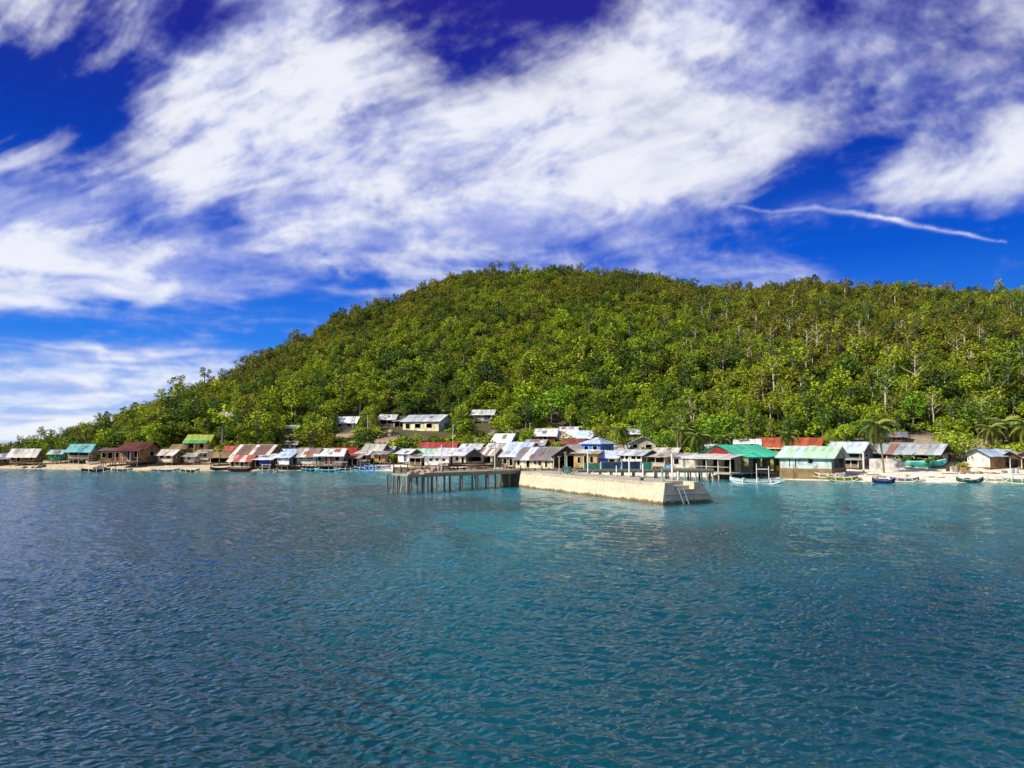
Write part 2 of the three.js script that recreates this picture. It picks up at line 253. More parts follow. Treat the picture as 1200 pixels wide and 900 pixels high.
const FAR_KINDS = [
  treeKind(1, { h: 6.0, r: 1.9, clear: 0.36, clumps: 14, per: 38, size: 0.46, spread: 0.8 }),
  treeKind(2, { h: 5.0, r: 2.4, clear: 0.26, clumps: 17, per: 38, size: 0.48, spread: 0.85 }),
  treeKind(3, { h: 7.4, r: 1.5, clear: 0.46, clumps: 11, per: 36, size: 0.44, spread: 0.72, trunk: 0.13 }),
  treeKind(4, { h: 6.6, r: 2.1, clear: 0.5, clumps: 10, per: 40, size: 0.44, spread: 0.7, trunk: 0.13 }),
  treeKind(5, { h: 4.2, r: 2.0, clear: 0.22, clumps: 13, per: 38, size: 0.5, spread: 0.8 }),
  treeKind(6, { h: 8.4, r: 1.9, clear: 0.6, clumps: 9, per: 34, size: 0.44, spread: 0.66, trunk: 0.15 }),
];
const BUSH = [treeKind(7, { h: 1.7, r: 1.2, clear: 0.1, clumps: 9, per: 18, size: 0.5, spread: 0.6, trunk: 0.03 }), treeKind(8, { h: 1.2, r: 1.4, clear: 0.08, clumps: 9, per: 16, size: 0.48, spread: 0.6, trunk: 0.03 })];
// keep-outs: houses, cleared ground (filled by the village before the wood is planted)
const KEEP = [];   // x, z, radius, and how far the view towards the sea is kept open
function blocked(x, z, h, r) {
  for (const [kx, kz, kr, open] of KEEP) { const ex = x - kx, ez = z - kz, q = Math.hypot(ex, ez); if (q < kr + r) return true; if (ez > 0 && ez < (h > 2 ? open : open * 0.32) && Math.abs(ex - kx / kz * ez) < kr * 0.95 + r * 0.7) return true; }
  return false;
}
function plantWood() {
  const r = rngOf(404), tint = new THREE.Color();
  const lists = FAR_KINDS.map(() => []), bush = BUSH.map(() => []), near = [];
  const olive = [0.20, 0.215, 0.018], bright = [0.265, 0.37, 0.02], deep = [0.06, 0.13, 0.018], brown = [0.22, 0.18, 0.05], yellow = [0.34, 0.38, 0.03];
  const colorAt = (x, z, s, t) => {
    const n = fbm(x * 0.022 + 3, z * 0.022 + 40, 3), m = vnoise(x * 0.13 + 90, z * 0.13), q = r();
    const dryness = sstep(0.42, 0.62, n * 0.6 + t * 0.42 + (q - 0.5) * 0.3);   // drier scrub grows in patches, mostly up the hill
    let c = bright.map((v, i) => lerp(v, olive[i], dryness));
    const d1 = sstep(0.56, 0.76, m * 0.6 + r() * 0.5); c = c.map((v, i) => lerp(v, deep[i], d1 * 0.85));
    if (r() < 0.02 + 0.03 * dryness) { const k = r(); c = c.map((v, i) => lerp(v, brown[i], 0.8 * k)); }
    if (r() < 0.05) c = c.map((v, i) => lerp(v, yellow[i], 0.7));
    const g = 0.75 + 0.5 * r(); return c.map((v) => v * g);
  };
  for (let z = -128; z > -425; z -= 2.2) for (let x = -270; x < 300; x += 2.2) {
    const px = x + (r() - 0.5) * 2.4, pz = z + (r() - 0.5) * 2.4, d = -pz, b = 600 + FOCAL * px / d;
    if (b < -70 || b > 1270) continue;
    const s = d - shoreD(b), R = ridgeD(b), Hr = ridgeH(b); if (Hr < 1 || d > R + 9) continue;
    const edge = 20 + 9 * (fbm(px * 0.06, pz * 0.06, 3) - 0.5) + (b > 985 ? 4 : 0) - (b < 120 ? 6 : 0);
    if (s < edge) { if (s > 11 && r() < 0.62 && clearAt(px, pz) < 0.4 && !blocked(px, pz, 1, 0.5)) bush[r() < 0.5 ? 0 : 1].push([px, ground(px, pz), pz, 0.55 + 0.75 * r(), r() * 6.283, colorAt(px, pz, s, 0.1)]); continue; }
    const t = Math.min(1, (s - edge) / (R - d + s - edge)), low = s < edge + 26, clear = clearAt(px, pz);
    const k = Math.floor(r() * FAR_KINDS.length), sc = (0.46 + 0.46 * r()) * (r() < (t < 0.3 ? 0.16 : 0.06) ? 1.6 : 1) * (t < 0.3 ? 1.1 : t > 0.45 ? 0.88 : 1) * (d > R - 6 ? 0.75 + 0.35 * r() : 1) * (b < 190 ? 0.62 + 0.38 * sstep(40, 190, b) : 1), tall = 5.5 * sc;
    const c = colorAt(px, pz, s, t), turn = r() * 6.283, y = ground(px, pz);
    if (!(clear > 0.25) && !blocked(px, pz, tall, 1.5 * sc) && !(low && r() < 0.3)) lists[k].push([px, y, pz, sc, turn, c]);
    if (r() < (low ? 1.0 : 0.45) && clear < 0.75) { const qx = px + 1.4 * (r() - 0.5), qz = pz + 1.4 * (r() - 0.5); if (!blocked(qx, qz, 1, 0.4)) bush[r() < 0.5 ? 0 : 1].push([qx, ground(qx, qz), qz, 0.7 + 0.8 * r(), r() * 6.283, colorAt(qx, qz, s, t * 0.5)]); }
  }
  const wood = new THREE.Group(); wood.name = 'forest'; tag(wood, 'dense green forest covering the whole hill', 'forest', null, 'stuff'); scene.add(wood);
  const mx = new THREE.Matrix4(), qt = new THREE.Quaternion(), up = V(0, 1, 0), crownMat = leafMat(0xffffff), trunkMat = new THREE.MeshStandardMaterial({ color: 0xffffff, roughness: 1 });
  const put = (kind, list) => {
    for (const [name, geo, mat] of [['crown', kind.crown, crownMat], ['trunk', kind.trunk, trunkMat]]) {
      const im = new THREE.InstancedMesh(geo, mat, list.length); im.name = name; im.castShadow = im.receiveShadow = true;
      list.forEach(([x, y, z, sc, turn, c], i) => { mx.compose(V(x, y, z), qt.setFromAxisAngle(up, turn), V(sc, sc * (0.9 + 0.2 * Math.sin(i * 7.1)), sc)); im.setMatrixAt(i, mx); if (name === 'crown') im.setColorAt(i, tint.setRGB(c[0], c[1], c[2])); else { const q = Math.abs(Math.sin(i * 12.7 + x)), k = q > (600 - FOCAL * x / z > 790 ? 0.55 : 2) ? 0.46 : 0.12; im.setColorAt(i, tint.setRGB(k, k * 0.9, k * 0.74)); } });
      wood.add(im);
    }
  };
  FAR_KINDS.forEach((k, i) => put(k, lists[i])); BUSH.forEach((k, i) => put(k, bush[i]));
  
}
// ---------------------------------------------------------------- building kit
const worn = (hex, rough = 0.9) => M(hex, rough, { map: wearTex });
function boxG(w, h, d) { const g = new THREE.BoxGeometry(w, h, d), p = g.attributes.position, n = g.attributes.normal, uv = g.attributes.uv; for (let i = 0; i < p.count; i++) { if (Math.abs(n.getX(i)) > 0.5) uv.setXY(i, p.getZ(i) + 3, p.getY(i)); else if (Math.abs(n.getY(i)) > 0.5) uv.setXY(i, p.getX(i), p.getZ(i)); else uv.setXY(i, p.getX(i), p.getY(i)); } return g; }
const UNIT = new THREE.BoxGeometry(1, 1, 1), POST = new THREE.CylinderGeometry(0.5, 0.55, 1, 8).translate(0, 0.5, 0);
function bar(parent, name, mat, x, y, z, w, h, d) { const m = part(parent, name, UNIT, mat); m.scale.set(w, h, d); m.position.set(x, y, z); return m; }
function post(parent, name, mat, x, y0, y1, z, dia) { const m = part(parent, name, POST, mat); m.scale.set(dia, y1 - y0, dia); m.position.set(x, y0, z); return m; }
function between(parent, name, mat, a, b, dia) { const m = part(parent, name, POST, mat); m.position.copy(a); m.scale.set(dia, a.distanceTo(b), dia); m.quaternion.setFromUnitVectors(V(0, 1, 0), V(0, 0, 0).subVectors(b, a).normalize()); return m; }
// a corrugated roofing sheet, one metre by one metre
const SHEET = (() => { const s = new THREE.Shape(), n = 10; for (let i = 0; i <= n; i++) { const x = -0.5 + i / n, y = (i & 1) * 0.035; i ? s.lineTo(x, y) : s.moveTo(x, y); } for (let i = n; i >= 0; i--) s.lineTo(-0.5 + i / n, (i & 1) * 0.035 - 0.012); const g = new THREE.ExtrudeGeometry(s, { depth: 1, bevelEnabled: false }); g.translate(0, 0, -0.5); return g; })();
const hsl = {}, vivid = (hex) => new THREE.Color(hex).getHSL(hsl).s > 0.3;   // painted roofs keep their paint
function sheets(parent, palette, { cx, cy, cz, width, len, pitch, yaw = 0, each = 1.25 }) { // sheets side by side, sloping down towards the local +z turned by yaw
  const n = Math.max(1, Math.round(width / each)), w = width / n, c = Math.cos(yaw), s = Math.sin(yaw);
  for (let i = 0; i < n; i++) {
    const u = -width / 2 + (i + 0.5) * w, m = part(parent, 'roof_sheet', SHEET, worn(rnd() < 0.035 && !vivid(palette[0]) ? ['#a08a7c', '#8f6a58', '#b5b0a6'][Math.floor(rnd() * 3)] : palette[Math.floor(rnd() * palette.length)], 0.62));
    m.scale.set(w * 1.07, 1, len * (1 + rr(-0.03, 0.035))); m.rotation.order = 'YXZ'; m.rotation.set(pitch + rr(-0.014, 0.014), yaw, rr(-0.02, 0.02));
    m.position.set(cx + c * u, cy + 0.02 * (i & 1) + rr(0, 0.012), cz - s * u);
  }
}
function wallG(w, h0, h1, apex, thick, holes) { // a wall h0 high on its left and h1 on its right, with a gable of height apex in the middle
  const s = new THREE.Shape([new THREE.Vector2(-w / 2, 0), new THREE.Vector2(w / 2, 0), new THREE.Vector2(w / 2, h1), ...(apex > Math.max(h0, h1) ? [new THREE.Vector2(0, apex)] : []), new THREE.Vector2(-w / 2, h0)]), h = Math.min(h0, h1);
  for (const [u0, u1, v0, v1] of holes) { const x0 = (u0 - 0.5) * w, x1 = (u1 - 0.5) * w, y0 = Math.max(0.02, v0 * h), y1 = Math.min(0.97, v1) * h; s.holes.push(new THREE.Path([new THREE.Vector2(x0, y0), new THREE.Vector2(x0, y1), new THREE.Vector2(x1, y1), new THREE.Vector2(x1, y0)])); }
  return new THREE.ExtrudeGeometry(s, { depth: thick, bevelEnabled: false }).translate(0, 0, -thick);
}
const FRAME = (() => { const t = 0.05, b = [[0, 0.5, 1, t], [0, -0.5, 1, t], [0.5, 0, t, 1], [-0.5, 0, t, 1]].map(([x, y, w, h]) => new THREE.BoxGeometry(w, h, 0.09).translate(x, y, 0)); return mergeGeometries(b); })();
const PALE = ['#cfd6df', '#dfe3e8', '#bcc6d0', '#d5dae0'], GREY = ['#a9adab', '#bfc1bd', '#95979a', '#b4b2a8'], RUST = ['#8e5540', '#a36b52', '#b9a396', '#7d4a3a'], STRIPE = ['#e4e1da', '#e4e1da', '#8d7667', '#d3d6dc', '#a99a8e'], BLUEW = ['#bccbe2', '#cfdaea', '#b0c1da'], THATCH = ['#8f7a52', '#7c6a48', '#a08a60'], SAND = ['#cdc5b5', '#b6ab98', '#dcd8cf'];
const frameMat = M('#e8e2d4', 0.7), darkWood = worn('#4c3d2e'), palePost = worn('#cfc6b4'), tanWood = worn('#8f7a5c');
// a village house from where its corners are seen: x0..x1 bearings of its sides, xs the bearing of the corner between front and side, yR ridge, yE eaves, yB floor, gy the ground in front
function house(name, label, category, o) {
  const { x0, x1, yR, yE, yB } = o, t = (o.t ?? 0) * Math.PI / 180, left = t > 0, xs = o.xs ?? (left ? x0 : x1);
  const f0 = left ? xs : x0, f1 = left ? x1 : xs, bc = (f0 + f1) / 2, d = o.d ?? landAt(bc, o.gy ?? yB) + (o.back ?? 0), az = Math.atan((bc - 600) / FOCAL), k = d / FOCAL * Math.cos(az);
  const w = (f1 - f0) * k / Math.max(0.5, Math.cos(t)), side = (x1 - x0 - (f1 - f0)) * k / Math.max(0.25, Math.sin(Math.abs(t))), p = Math.min(o.deep ?? 9, Math.max(o.deep ?? 3.4, side > 0.3 ? side : w * 0.7));
  const fl = heightAt(yB, d), hw = Math.max(0.8, heightAt(yE, d) - fl), th = -az + t, oh = o.oh ?? 0.58;
  const G = thing(name, label, category, o.group); G.rotation.y = th;
  const nx = Math.sin(th), nz = Math.cos(th), cx = bx(bc, d) - nx * p / 2, cz = -d - nz * p / 2; G.position.set(cx, fl, cz);
  const kind = o.roof ?? 'side', run = kind === 'front' ? w / 2 : kind === 'shed' ? p : p / 2;
  const rise = Math.max(0.25, heightAt(yR, d + (kind === 'front' ? 0 : run * 0.95)) - fl - hw + (kind === 'front' ? 0 : 0)), pitch = Math.atan2(rise, run), T = 0.11;
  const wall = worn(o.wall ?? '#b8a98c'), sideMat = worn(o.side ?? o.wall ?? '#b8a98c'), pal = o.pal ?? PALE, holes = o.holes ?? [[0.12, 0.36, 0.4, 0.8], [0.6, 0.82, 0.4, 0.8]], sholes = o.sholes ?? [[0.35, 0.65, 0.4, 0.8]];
  const top = kind === 'shed' ? rise : 0, apexF = kind === 'front' ? hw + rise : 0, apexS = kind === 'side' ? hw + rise : 0;
  const put = (nm, geo, mat, x, z, ry) => { const m = part(G, nm, geo, mat); m.position.set(x, 0, z); m.rotation.y = ry; return m; };
  const opening = (m, W, H, list) => { for (const [u0, u1, v0, v1, shut] of list) { if (o.plain) continue; const ww = (u1 - u0) * W, hh = (Math.min(0.97, v1) - v0) * H, fr = part(m, v0 < 0.1 ? 'door_frame' : 'window_frame', FRAME, o.trim ? M(o.trim, 0.7) : frameMat); fr.scale.set(ww, hh, 1); fr.position.set(((u0 + u1) / 2 - 0.5) * W, (v0 + Math.min(0.97, v1)) / 2 * H, 0.02); if (shut) { const q = part(m, v0 < 0.1 ? 'door' : 'shutter', UNIT, M(shut, 0.7)); q.scale.set(ww * 0.92, hh * 0.94, 0.05); q.position.set(fr.position.x, fr.position.y, -0.05); } } };
  bar(G, 'floor', tanWood, 0, -0.11, 0, w + 0.1, 0.2, p + 0.1);
  if (!o.open) { const m = put('front_wall', wallG(w, hw, hw, apexF, T, holes), wall, 0, p / 2, 0); opening(m, w, hw, holes); }
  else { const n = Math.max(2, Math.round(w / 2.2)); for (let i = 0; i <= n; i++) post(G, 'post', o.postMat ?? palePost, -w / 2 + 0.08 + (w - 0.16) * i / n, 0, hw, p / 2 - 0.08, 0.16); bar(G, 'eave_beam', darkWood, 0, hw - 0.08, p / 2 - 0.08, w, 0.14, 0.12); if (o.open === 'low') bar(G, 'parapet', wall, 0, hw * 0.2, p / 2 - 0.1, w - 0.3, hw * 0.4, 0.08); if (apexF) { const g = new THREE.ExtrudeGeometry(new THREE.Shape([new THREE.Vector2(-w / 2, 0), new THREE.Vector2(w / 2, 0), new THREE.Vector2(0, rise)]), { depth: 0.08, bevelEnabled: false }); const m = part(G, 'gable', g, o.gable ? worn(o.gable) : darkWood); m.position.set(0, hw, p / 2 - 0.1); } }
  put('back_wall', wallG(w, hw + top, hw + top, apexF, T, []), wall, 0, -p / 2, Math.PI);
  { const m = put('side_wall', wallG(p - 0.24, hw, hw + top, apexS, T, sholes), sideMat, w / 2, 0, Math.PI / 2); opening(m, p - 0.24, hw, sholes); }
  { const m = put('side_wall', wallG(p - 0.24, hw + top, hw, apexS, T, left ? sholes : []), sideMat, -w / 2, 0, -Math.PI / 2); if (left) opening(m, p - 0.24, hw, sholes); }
  const slope = (run + oh) / Math.cos(pitch), drop = Math.sin(pitch) * slope / 2, W = (kind === 'front' ? p : w) + 2 * oh, mid = Math.cos(pitch) * slope / 2, ry = hw + rise + 0.07;
  const oneRoof = { width: W, len: slope, pitch, each: o.each ?? 1.25 };
  if (kind === 'side') { sheets(G, pal, { ...oneRoof, cx: 0, cy: ry - drop, cz: mid }); sheets(G, pal, { ...oneRoof, cx: 0, cy: ry - drop, cz: -mid, yaw: Math.PI }); bar(G, 'ridge_cap', worn(pal[0], 0.6), 0, ry + 0.03, 0, W, 0.05, 0.34); }
  else if (kind === 'front') { for (const s of [1, -1]) sheets(G, pal, { ...oneRoof, cx: s * mid, cy: ry - drop, cz: 0, yaw: s * Math.PI / 2 }); bar(G, 'ridge_cap', worn(pal[0], 0.6), 0, ry + 0.03, 0, 0.34, 0.05, W); }
  else if (kind === 'shed') sheets(G, pal, { width: W, each: o.each ?? 1.25, len: slope + oh, pitch, cx: 0, cy: hw + rise / 2 + 0.06, cz: 0 });
  else { // hip: four slopes
    const rx = Math.max(0.1, (w - p) / 2 + 0.2), ex = w / 2 + oh, ez = p / 2 + oh, y0 = hw - 0.1, y1 = hw + rise, face = (pts) => { const out = newOut(); for (const q of pts) out.p.push(...q); for (const q of pts) out.p.push(q[0] * 0.985, q[1] - 0.08, q[2] * 0.985); const n = pts.length; for (let i = 1; i < n - 1; i++) out.i.push(0, i, i + 1, n, n + i + 1, n + i); for (let i = 0; i < n; i++) { const j = (i + 1) % n; out.i.push(i, n + i, j, j, n + i, n + j); } const g = geoOf(out).toNonIndexed(); g.computeVertexNormals(); const uv = []; for (let i = 0; i < g.attributes.position.count; i++) uv.push(g.attributes.position.getX(i), g.attributes.position.getZ(i)); g.setAttribute('uv', new THREE.Float32BufferAttribute(uv, 2)); return g; };
    part(G, 'roof_slope', face([[-ex, y0, ez], [ex, y0, ez], [rx, y1, 0], [-rx, y1, 0]]), worn(pal[0], 0.6)); part(G, 'roof_slope', face([[ex, y0, -ez], [-ex, y0, -ez], [-rx, y1, 0], [rx, y1, 0]]), worn(pal[0], 0.6));
    part(G, 'roof_slope', face([[ex, y0, ez], [ex, y0, -ez], [rx, y1, 0]]), worn(pal[1] ?? pal[0], 0.6)); part(G, 'roof_slope', face([[-ex, y0, -ez], [-ex, y0, ez], [-rx, y1, 0]]), worn(pal[1] ?? pal[0], 0.6));
  }
  { // odd sheets nailed over leaks
    const n = kind === 'hip' ? 0 : 1 + Math.floor(rnd() * 3); for (let i = 0; i < n; i++) { const m = part(G, 'roof_patch', SHEET, worn(vivid(pal[0]) ? pal[Math.floor(rnd() * pal.length)] : ['#9a6a52', '#b8b4ac', '#7f756c', '#dcdcd8', '#a8a6a0', '#8f9498'][Math.floor(rnd() * 6)], 0.7)), u = rr(-0.38, 0.38) * (kind === 'front' ? p : w), q = rr(0.25, 0.75), len = rr(0.8, 1.8); m.scale.set(rr(0.6, 1.2), 1, Math.min(len, slope * 0.5)); m.rotation.order = 'YXZ'; if (kind === 'side') { m.position.set(u, ry - 2 * drop * q + 0.09, 2 * mid * q); m.rotation.set(pitch, 0, rr(-0.05, 0.05)); } else if (kind === 'front') { const s = rnd() < 0.5 ? 1 : -1; m.position.set(s * 2 * mid * q, ry - 2 * drop * q + 0.09, u); m.rotation.set(pitch, s * Math.PI / 2, 0); } else { m.position.set(u, hw + rise * (1 - q) + 0.15, lerp(-p / 2, p / 2, q)); m.rotation.set(pitch, 0, 0); } }
  }
  if (o.fascia) { const fm = M(o.fascia, 0.7); if (kind === 'front') for (const s of [1, -1]) { const m = bar(G, 'bargeboard', fm, s * mid, ry - drop - 0.03, p / 2 + oh, slope, 0.2, 0.05); m.rotation.z = -s * pitch; } else bar(G, 'fascia', fm, 0, hw + 0.07 - Math.sin(pitch) * oh / Math.cos(pitch), p / 2 + oh, W, 0.18, 0.05); }
  if (o.porch) { const { u0 = 0, u1 = 1, out: po = 1.6, y = 0.78, pal: pp = pal, rise: prr = 0.45, posts = 3 } = o.porch, pw = (u1 - u0) * w, pcx = ((u0 + u1) / 2 - 0.5) * w, pa = Math.atan2(prr, po); const len = Math.hypot(po, prr) + 0.25; sheets(G, pp, { width: pw + 0.3, len, pitch: pa, cx: pcx, cy: hw * y + prr / 2, cz: p / 2 + po / 2 + 0.06 }); for (let i = 0; i < posts; i++) post(G, 'porch_post', palePost, pcx - pw / 2 + 0.12 + (pw - 0.24) * i / (posts - 1), 0, hw * y - 0.02, p / 2 + po - 0.1, 0.13); bar(G, 'porch_deck', tanWood, pcx, -0.1, p / 2 + po / 2 + 0.05, pw, 0.14, po); }
  if (o.tarp) { const [u0, u1, v0, v1, c] = o.tarp; const g = new THREE.PlaneGeometry((u1 - u0) * w, (v1 - v0) * hw, 10, 5), q = g.attributes.position; for (let i = 0; i < q.count; i++) q.setZ(i, 0.06 * Math.sin(q.getX(i) * 4 + i) + 0.05 * Math.sin(q.getY(i) * 5)); g.computeVertexNormals(); const m = part(G, 'tarpaulin', g, M(c, 0.6, { side: THREE.DoubleSide })); m.position.set(((u0 + u1) / 2 - 0.5) * w, (v0 + v1) / 2 * hw, p / 2 + 0.14); }
  // stilts or a stone plinth down to the ground
  const c = Math.cos(th), s = Math.sin(th), foot = (lx, lz) => ground(cx + c * lx + s * lz, cz - s * lx + c * lz) - fl;
  const pz = p / 2 + (o.porch ? (o.porch.out ?? 1.6) - 0.1 : 0), nX = Math.max(2, Math.min(7, Math.round(w / 2.1))), nZ = 2;
  if (o.base) { const lo = Math.min(foot(0, p / 2), foot(w / 2, p / 2), foot(-w / 2, p / 2)) - 0.3; if (lo < -0.25) { const m = part(G, 'plinth', boxG(w + 0.16, -lo - 0.2, p + 0.16), worn(o.base)); m.position.y = lo / 2 - 0.1; } }
  else for (let i = 0; i <= nX; i++) for (let j = 0; j <= nZ; j++) { const lx = (i / nX - 0.5) * (w - 0.3), lz = lerp(-p / 2 + 0.2, pz - 0.1, j / nZ), y = foot(lx, lz); if (y < -0.25) post(G, 'stilt', o.stiltMat ?? tanWood, lx + rr(-0.05, 0.05), Math.max(-6, y - 0.3), -0.2, lz, 0.16); }
  KEEP.push([cx, cz, Math.max(w, p) * 0.55, (o.view ?? 17) * (o.view >= 22 ? 1.6 : 1)]);
  G.userData.size = undefined; delete G.userData.size;
  return { G, w, p, hw, rise, d, fl, cx, cz, th };
}
// ---------------------------------------------------------------- the village, from the left end of the shore to the right
const W2 = [[0.1, 0.3, 0.4, 0.8], [0.42, 0.56, 0.02, 0.85], [0.68, 0.88, 0.4, 0.8]], W1 = [[0.3, 0.65, 0.4, 0.8]], NONE = [];
house('hut', 'low grey hut at the far left end of the beach', 'hut', { x0: -12, x1: 17, yR: 531, yE: 537, yB: 544, gy: 546, pal: GREY, wall: '#6f5c46', deep: 4 });
house('hut', 'thin pale roof showing among trees above the leftmost huts', 'hut', { x0: 0, x1: 18, yR: 520.5, yE: 525, yB: 531, pal: SAND, wall: '#7b6a55', deep: 4 });
house('shed', 'long weathered shed with pale patched roof on the left beach', 'shed', { x0: 14, xs: 43, x1: 52, t: -28, yR: 526, yE: 534, yB: 541.5, gy: 546, pal: SAND, wall: '#8b6c42', holes: [[0.05, 0.2, 0.2, 0.8], [0.28, 0.44, 0.1, 0.8], [0.8, 0.94, 0.3, 0.8]] });
house('hut', 'small emerald green hut on stilts near the left end', 'hut', { x0: 61, xs: 73, x1: 77, t: -20, yR: 527.5, yE: 531.5, yB: 538.5, gy: 544, pal: ['#a4cfcd', '#b8d8d4', '#93c4c4'], wall: '#17a883', deep: 3.4, stiltMat: palePost });
house('stilt_house', 'open stilt house with sloping turquoise roof beside emerald hut', 'house', { x0: 82, xs: 106, x1: 117, t: -26, yR: 520.5, yE: 528.5, yB: 537, gy: 544, pal: ['#5fa9ac', '#76b6b6', '#569ba0'], wall: '#b9b2a2', open: 'low', stiltMat: palePost, base: null });
house('house', 'low veranda wing with rusty roof left of the big brown house', 'house', { x0: 120, xs: 143, x1: 147, t: -12, yR: 525.5, yE: 528.5, yB: 541, gy: 547, roof: 'shed', pal: ['#7d5a4c', '#8d7468', '#6a463c'], wall: '#b08a5c', deep: 4, holes: [[0.06, 0.26, 0.35, 0.85], [0.36, 0.6, 0.3, 0.88], [0.7, 0.92, 0.35, 0.85]] });
house('stilt_house', 'big two-tier brown house with dark red roof on stilts', 'house', { x0: 142, xs: 169, x1: 185, t: -30, yR: 518.5, yE: 526.5, yB: 540, gy: 547.5, pal: ['#5f2b26', '#6d332b', '#512521'], wall: '#9b7448', deep: 7, holes: [[0.08, 0.22, 0.3, 0.85], [0.34, 0.5, 0.02, 0.85, '#3a2417'], [0.62, 0.86, 0.3, 0.85]], porch: { out: 1.8, y: 0.86, posts: 4, pal: ['#6d332b', '#7d4638', '#5f2b26'] } });
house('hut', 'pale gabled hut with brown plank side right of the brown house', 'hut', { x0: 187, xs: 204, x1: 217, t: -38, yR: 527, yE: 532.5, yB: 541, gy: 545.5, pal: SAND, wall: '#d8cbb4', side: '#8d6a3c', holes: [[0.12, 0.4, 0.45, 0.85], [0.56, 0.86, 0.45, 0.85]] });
house('cottage', 'yellow cottage with two-tier bright green roof above the left shore', 'house', { x0: 219, xs: 245, x1: 255, t: -24, yR: 509.5, yE: 517.5, yB: 530, gy: 531, pal: ['#93a83a', '#84a040', '#a3b24c'], wall: '#e3b544', porch: { out: 1.5, y: 0.86, rise: 0.6, posts: 3, pal: ['#5aa468', '#6cae76', '#4e9a60'] } });
house('hut', 'tiny off-white hut below the yellow cottage', 'hut', { x0: 218, xs: 229, x1: 234, t: -22, yR: 531.5, yE: 534.5, yB: 541, gy: 545, pal: GREY, wall: '#dcd9d0', deep: 3.4, holes: W1 });
house('hut', 'white walled hut with one dark window beside the thatched shack', 'hut', { x0: 233, xs: 246, x1: 250, t: -18, yR: 527.5, yE: 530.5, yB: 538.5, gy: 541, pal: SAND, wall: '#eae6dc', deep: 3.6, holes: [[0.55, 0.8, 0.4, 0.8]] });
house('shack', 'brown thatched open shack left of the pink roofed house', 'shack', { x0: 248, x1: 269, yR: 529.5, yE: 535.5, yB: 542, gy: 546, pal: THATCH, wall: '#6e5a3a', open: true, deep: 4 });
house('house', 'house with faded pink roof behind the striped roof', 'house', { x0: 264, xs: 290, x1: 296, t: -20, yR: 522.5, yE: 531, yB: 540, gy: 543, back: 3, pal: ['#b5574c', '#c27468', '#a5493f'], wall: '#a8957c' });
house('house', 'large house with brown and white striped roof on left shore', 'house', { x0: 274, xs: 313, x1: 327, t: -28, yR: 521.5, yE: 534.5, yB: 543, gy: 547, pal: ['#e6e1d8', '#8b6a58', '#e6e1d8', '#7d6052', '#d8d0c6'], each: 0.95, wall: '#b7a78c', side: '#8a6f55', deep: 8 });  // side wall colour is darker than the front, standing in for shade
house('stilt_house', 'low hut with rusty pink roof standing over the water', 'hut', { x0: 271, xs: 294, x1: 301, t: -26, yR: 533.5, yE: 540, yB: 547.5, gy: 551, pal: ['#b3624c', '#c98b78', '#d8c8ba', '#a8543f'], wall: '#cbbfa6', side: '#8d7c62', deep: 4, holes: [[0.06, 0.2, 0.1, 0.85], [0.3, 0.44, 0.4, 0.85], [0.54, 0.68, 0.1, 0.85], [0.78, 0.92, 0.4, 0.85]] });
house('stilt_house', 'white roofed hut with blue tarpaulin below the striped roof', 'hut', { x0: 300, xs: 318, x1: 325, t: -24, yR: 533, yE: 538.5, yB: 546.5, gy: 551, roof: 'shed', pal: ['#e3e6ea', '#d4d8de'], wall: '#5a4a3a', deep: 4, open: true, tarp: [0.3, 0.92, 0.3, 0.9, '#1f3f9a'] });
house('house', 'house with wide pale blue roof behind the small white panel house', 'house', { x0: 324, xs: 350, x1: 357, t: -20, yR: 526.5, yE: 532.5, yB: 540, gy: 544, back: 2, pal: BLUEW, wall: '#8d806c' });
house('stilt_house', 'small house with white wall panel and pale blue roof on stilts', 'house', { x0: 326, xs: 340, x1: 351, t: -36, yR: 530, yE: 535.5, yB: 544.5, gy: 551, pal: BLUEW, wall: '#ece9e0', side: '#6a5a44', holes: NONE, sholes: [[0.2, 0.8, 0.05, 0.85]], deep: 4.2, porch: { out: 0.5, y: 0.02, posts: 2, rise: 0.05 } });
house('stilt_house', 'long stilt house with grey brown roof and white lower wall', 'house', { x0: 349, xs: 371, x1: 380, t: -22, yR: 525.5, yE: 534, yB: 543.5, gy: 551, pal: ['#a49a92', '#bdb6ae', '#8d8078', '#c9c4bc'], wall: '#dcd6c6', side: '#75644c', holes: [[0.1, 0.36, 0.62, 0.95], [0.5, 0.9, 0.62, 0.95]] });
house('stilt_house', 'stilt house with broad white roof and reddish doors', 'house', { x0: 372, xs: 401, x1: 406, t: -14, yR: 526, yE: 533.5, yB: 545, gy: 551.5, pal: ['#e6e4de', '#d8d6d0', '#ece9e4'], wall: '#a8977c', holes: [[0.06, 0.2, 0.45, 0.8], [0.34, 0.46, 0.02, 0.88, '#6e2620'], [0.54, 0.64, 0.02, 0.88, '#7d2f26'], [0.74, 0.92, 0.4, 0.85]], deep: 5 });
house('house', 'house with bright red roof next to the broad white roof', 'house', { x0: 392, xs: 415, x1: 419, t: -14, yR: 524.5, yE: 531, yB: 540, gy: 544, back: 2, pal: ['#b02f1a', '#bd3a22', '#a02a18'], wall: '#8d7258' });
house('house', 'grey stone walled house with dull grey gable roof', 'house', { x0: 427, xs: 447, x1: 456, t: -30, yR: 520.5, yE: 527, yB: 536.5, gy: 540, pal: ['#b7b5a6', '#a9a798', '#c4c2b4'], wall: '#9d937f' });
house('hut', 'small white hut beside the grey stone walled house', 'hut', { x0: 452, xs: 460, x1: 463, t: -16, yR: 523.5, yE: 526.5, yB: 535, gy: 537, pal: PALE, wall: '#e8e6e0', deep: 3.4, holes: W1 });
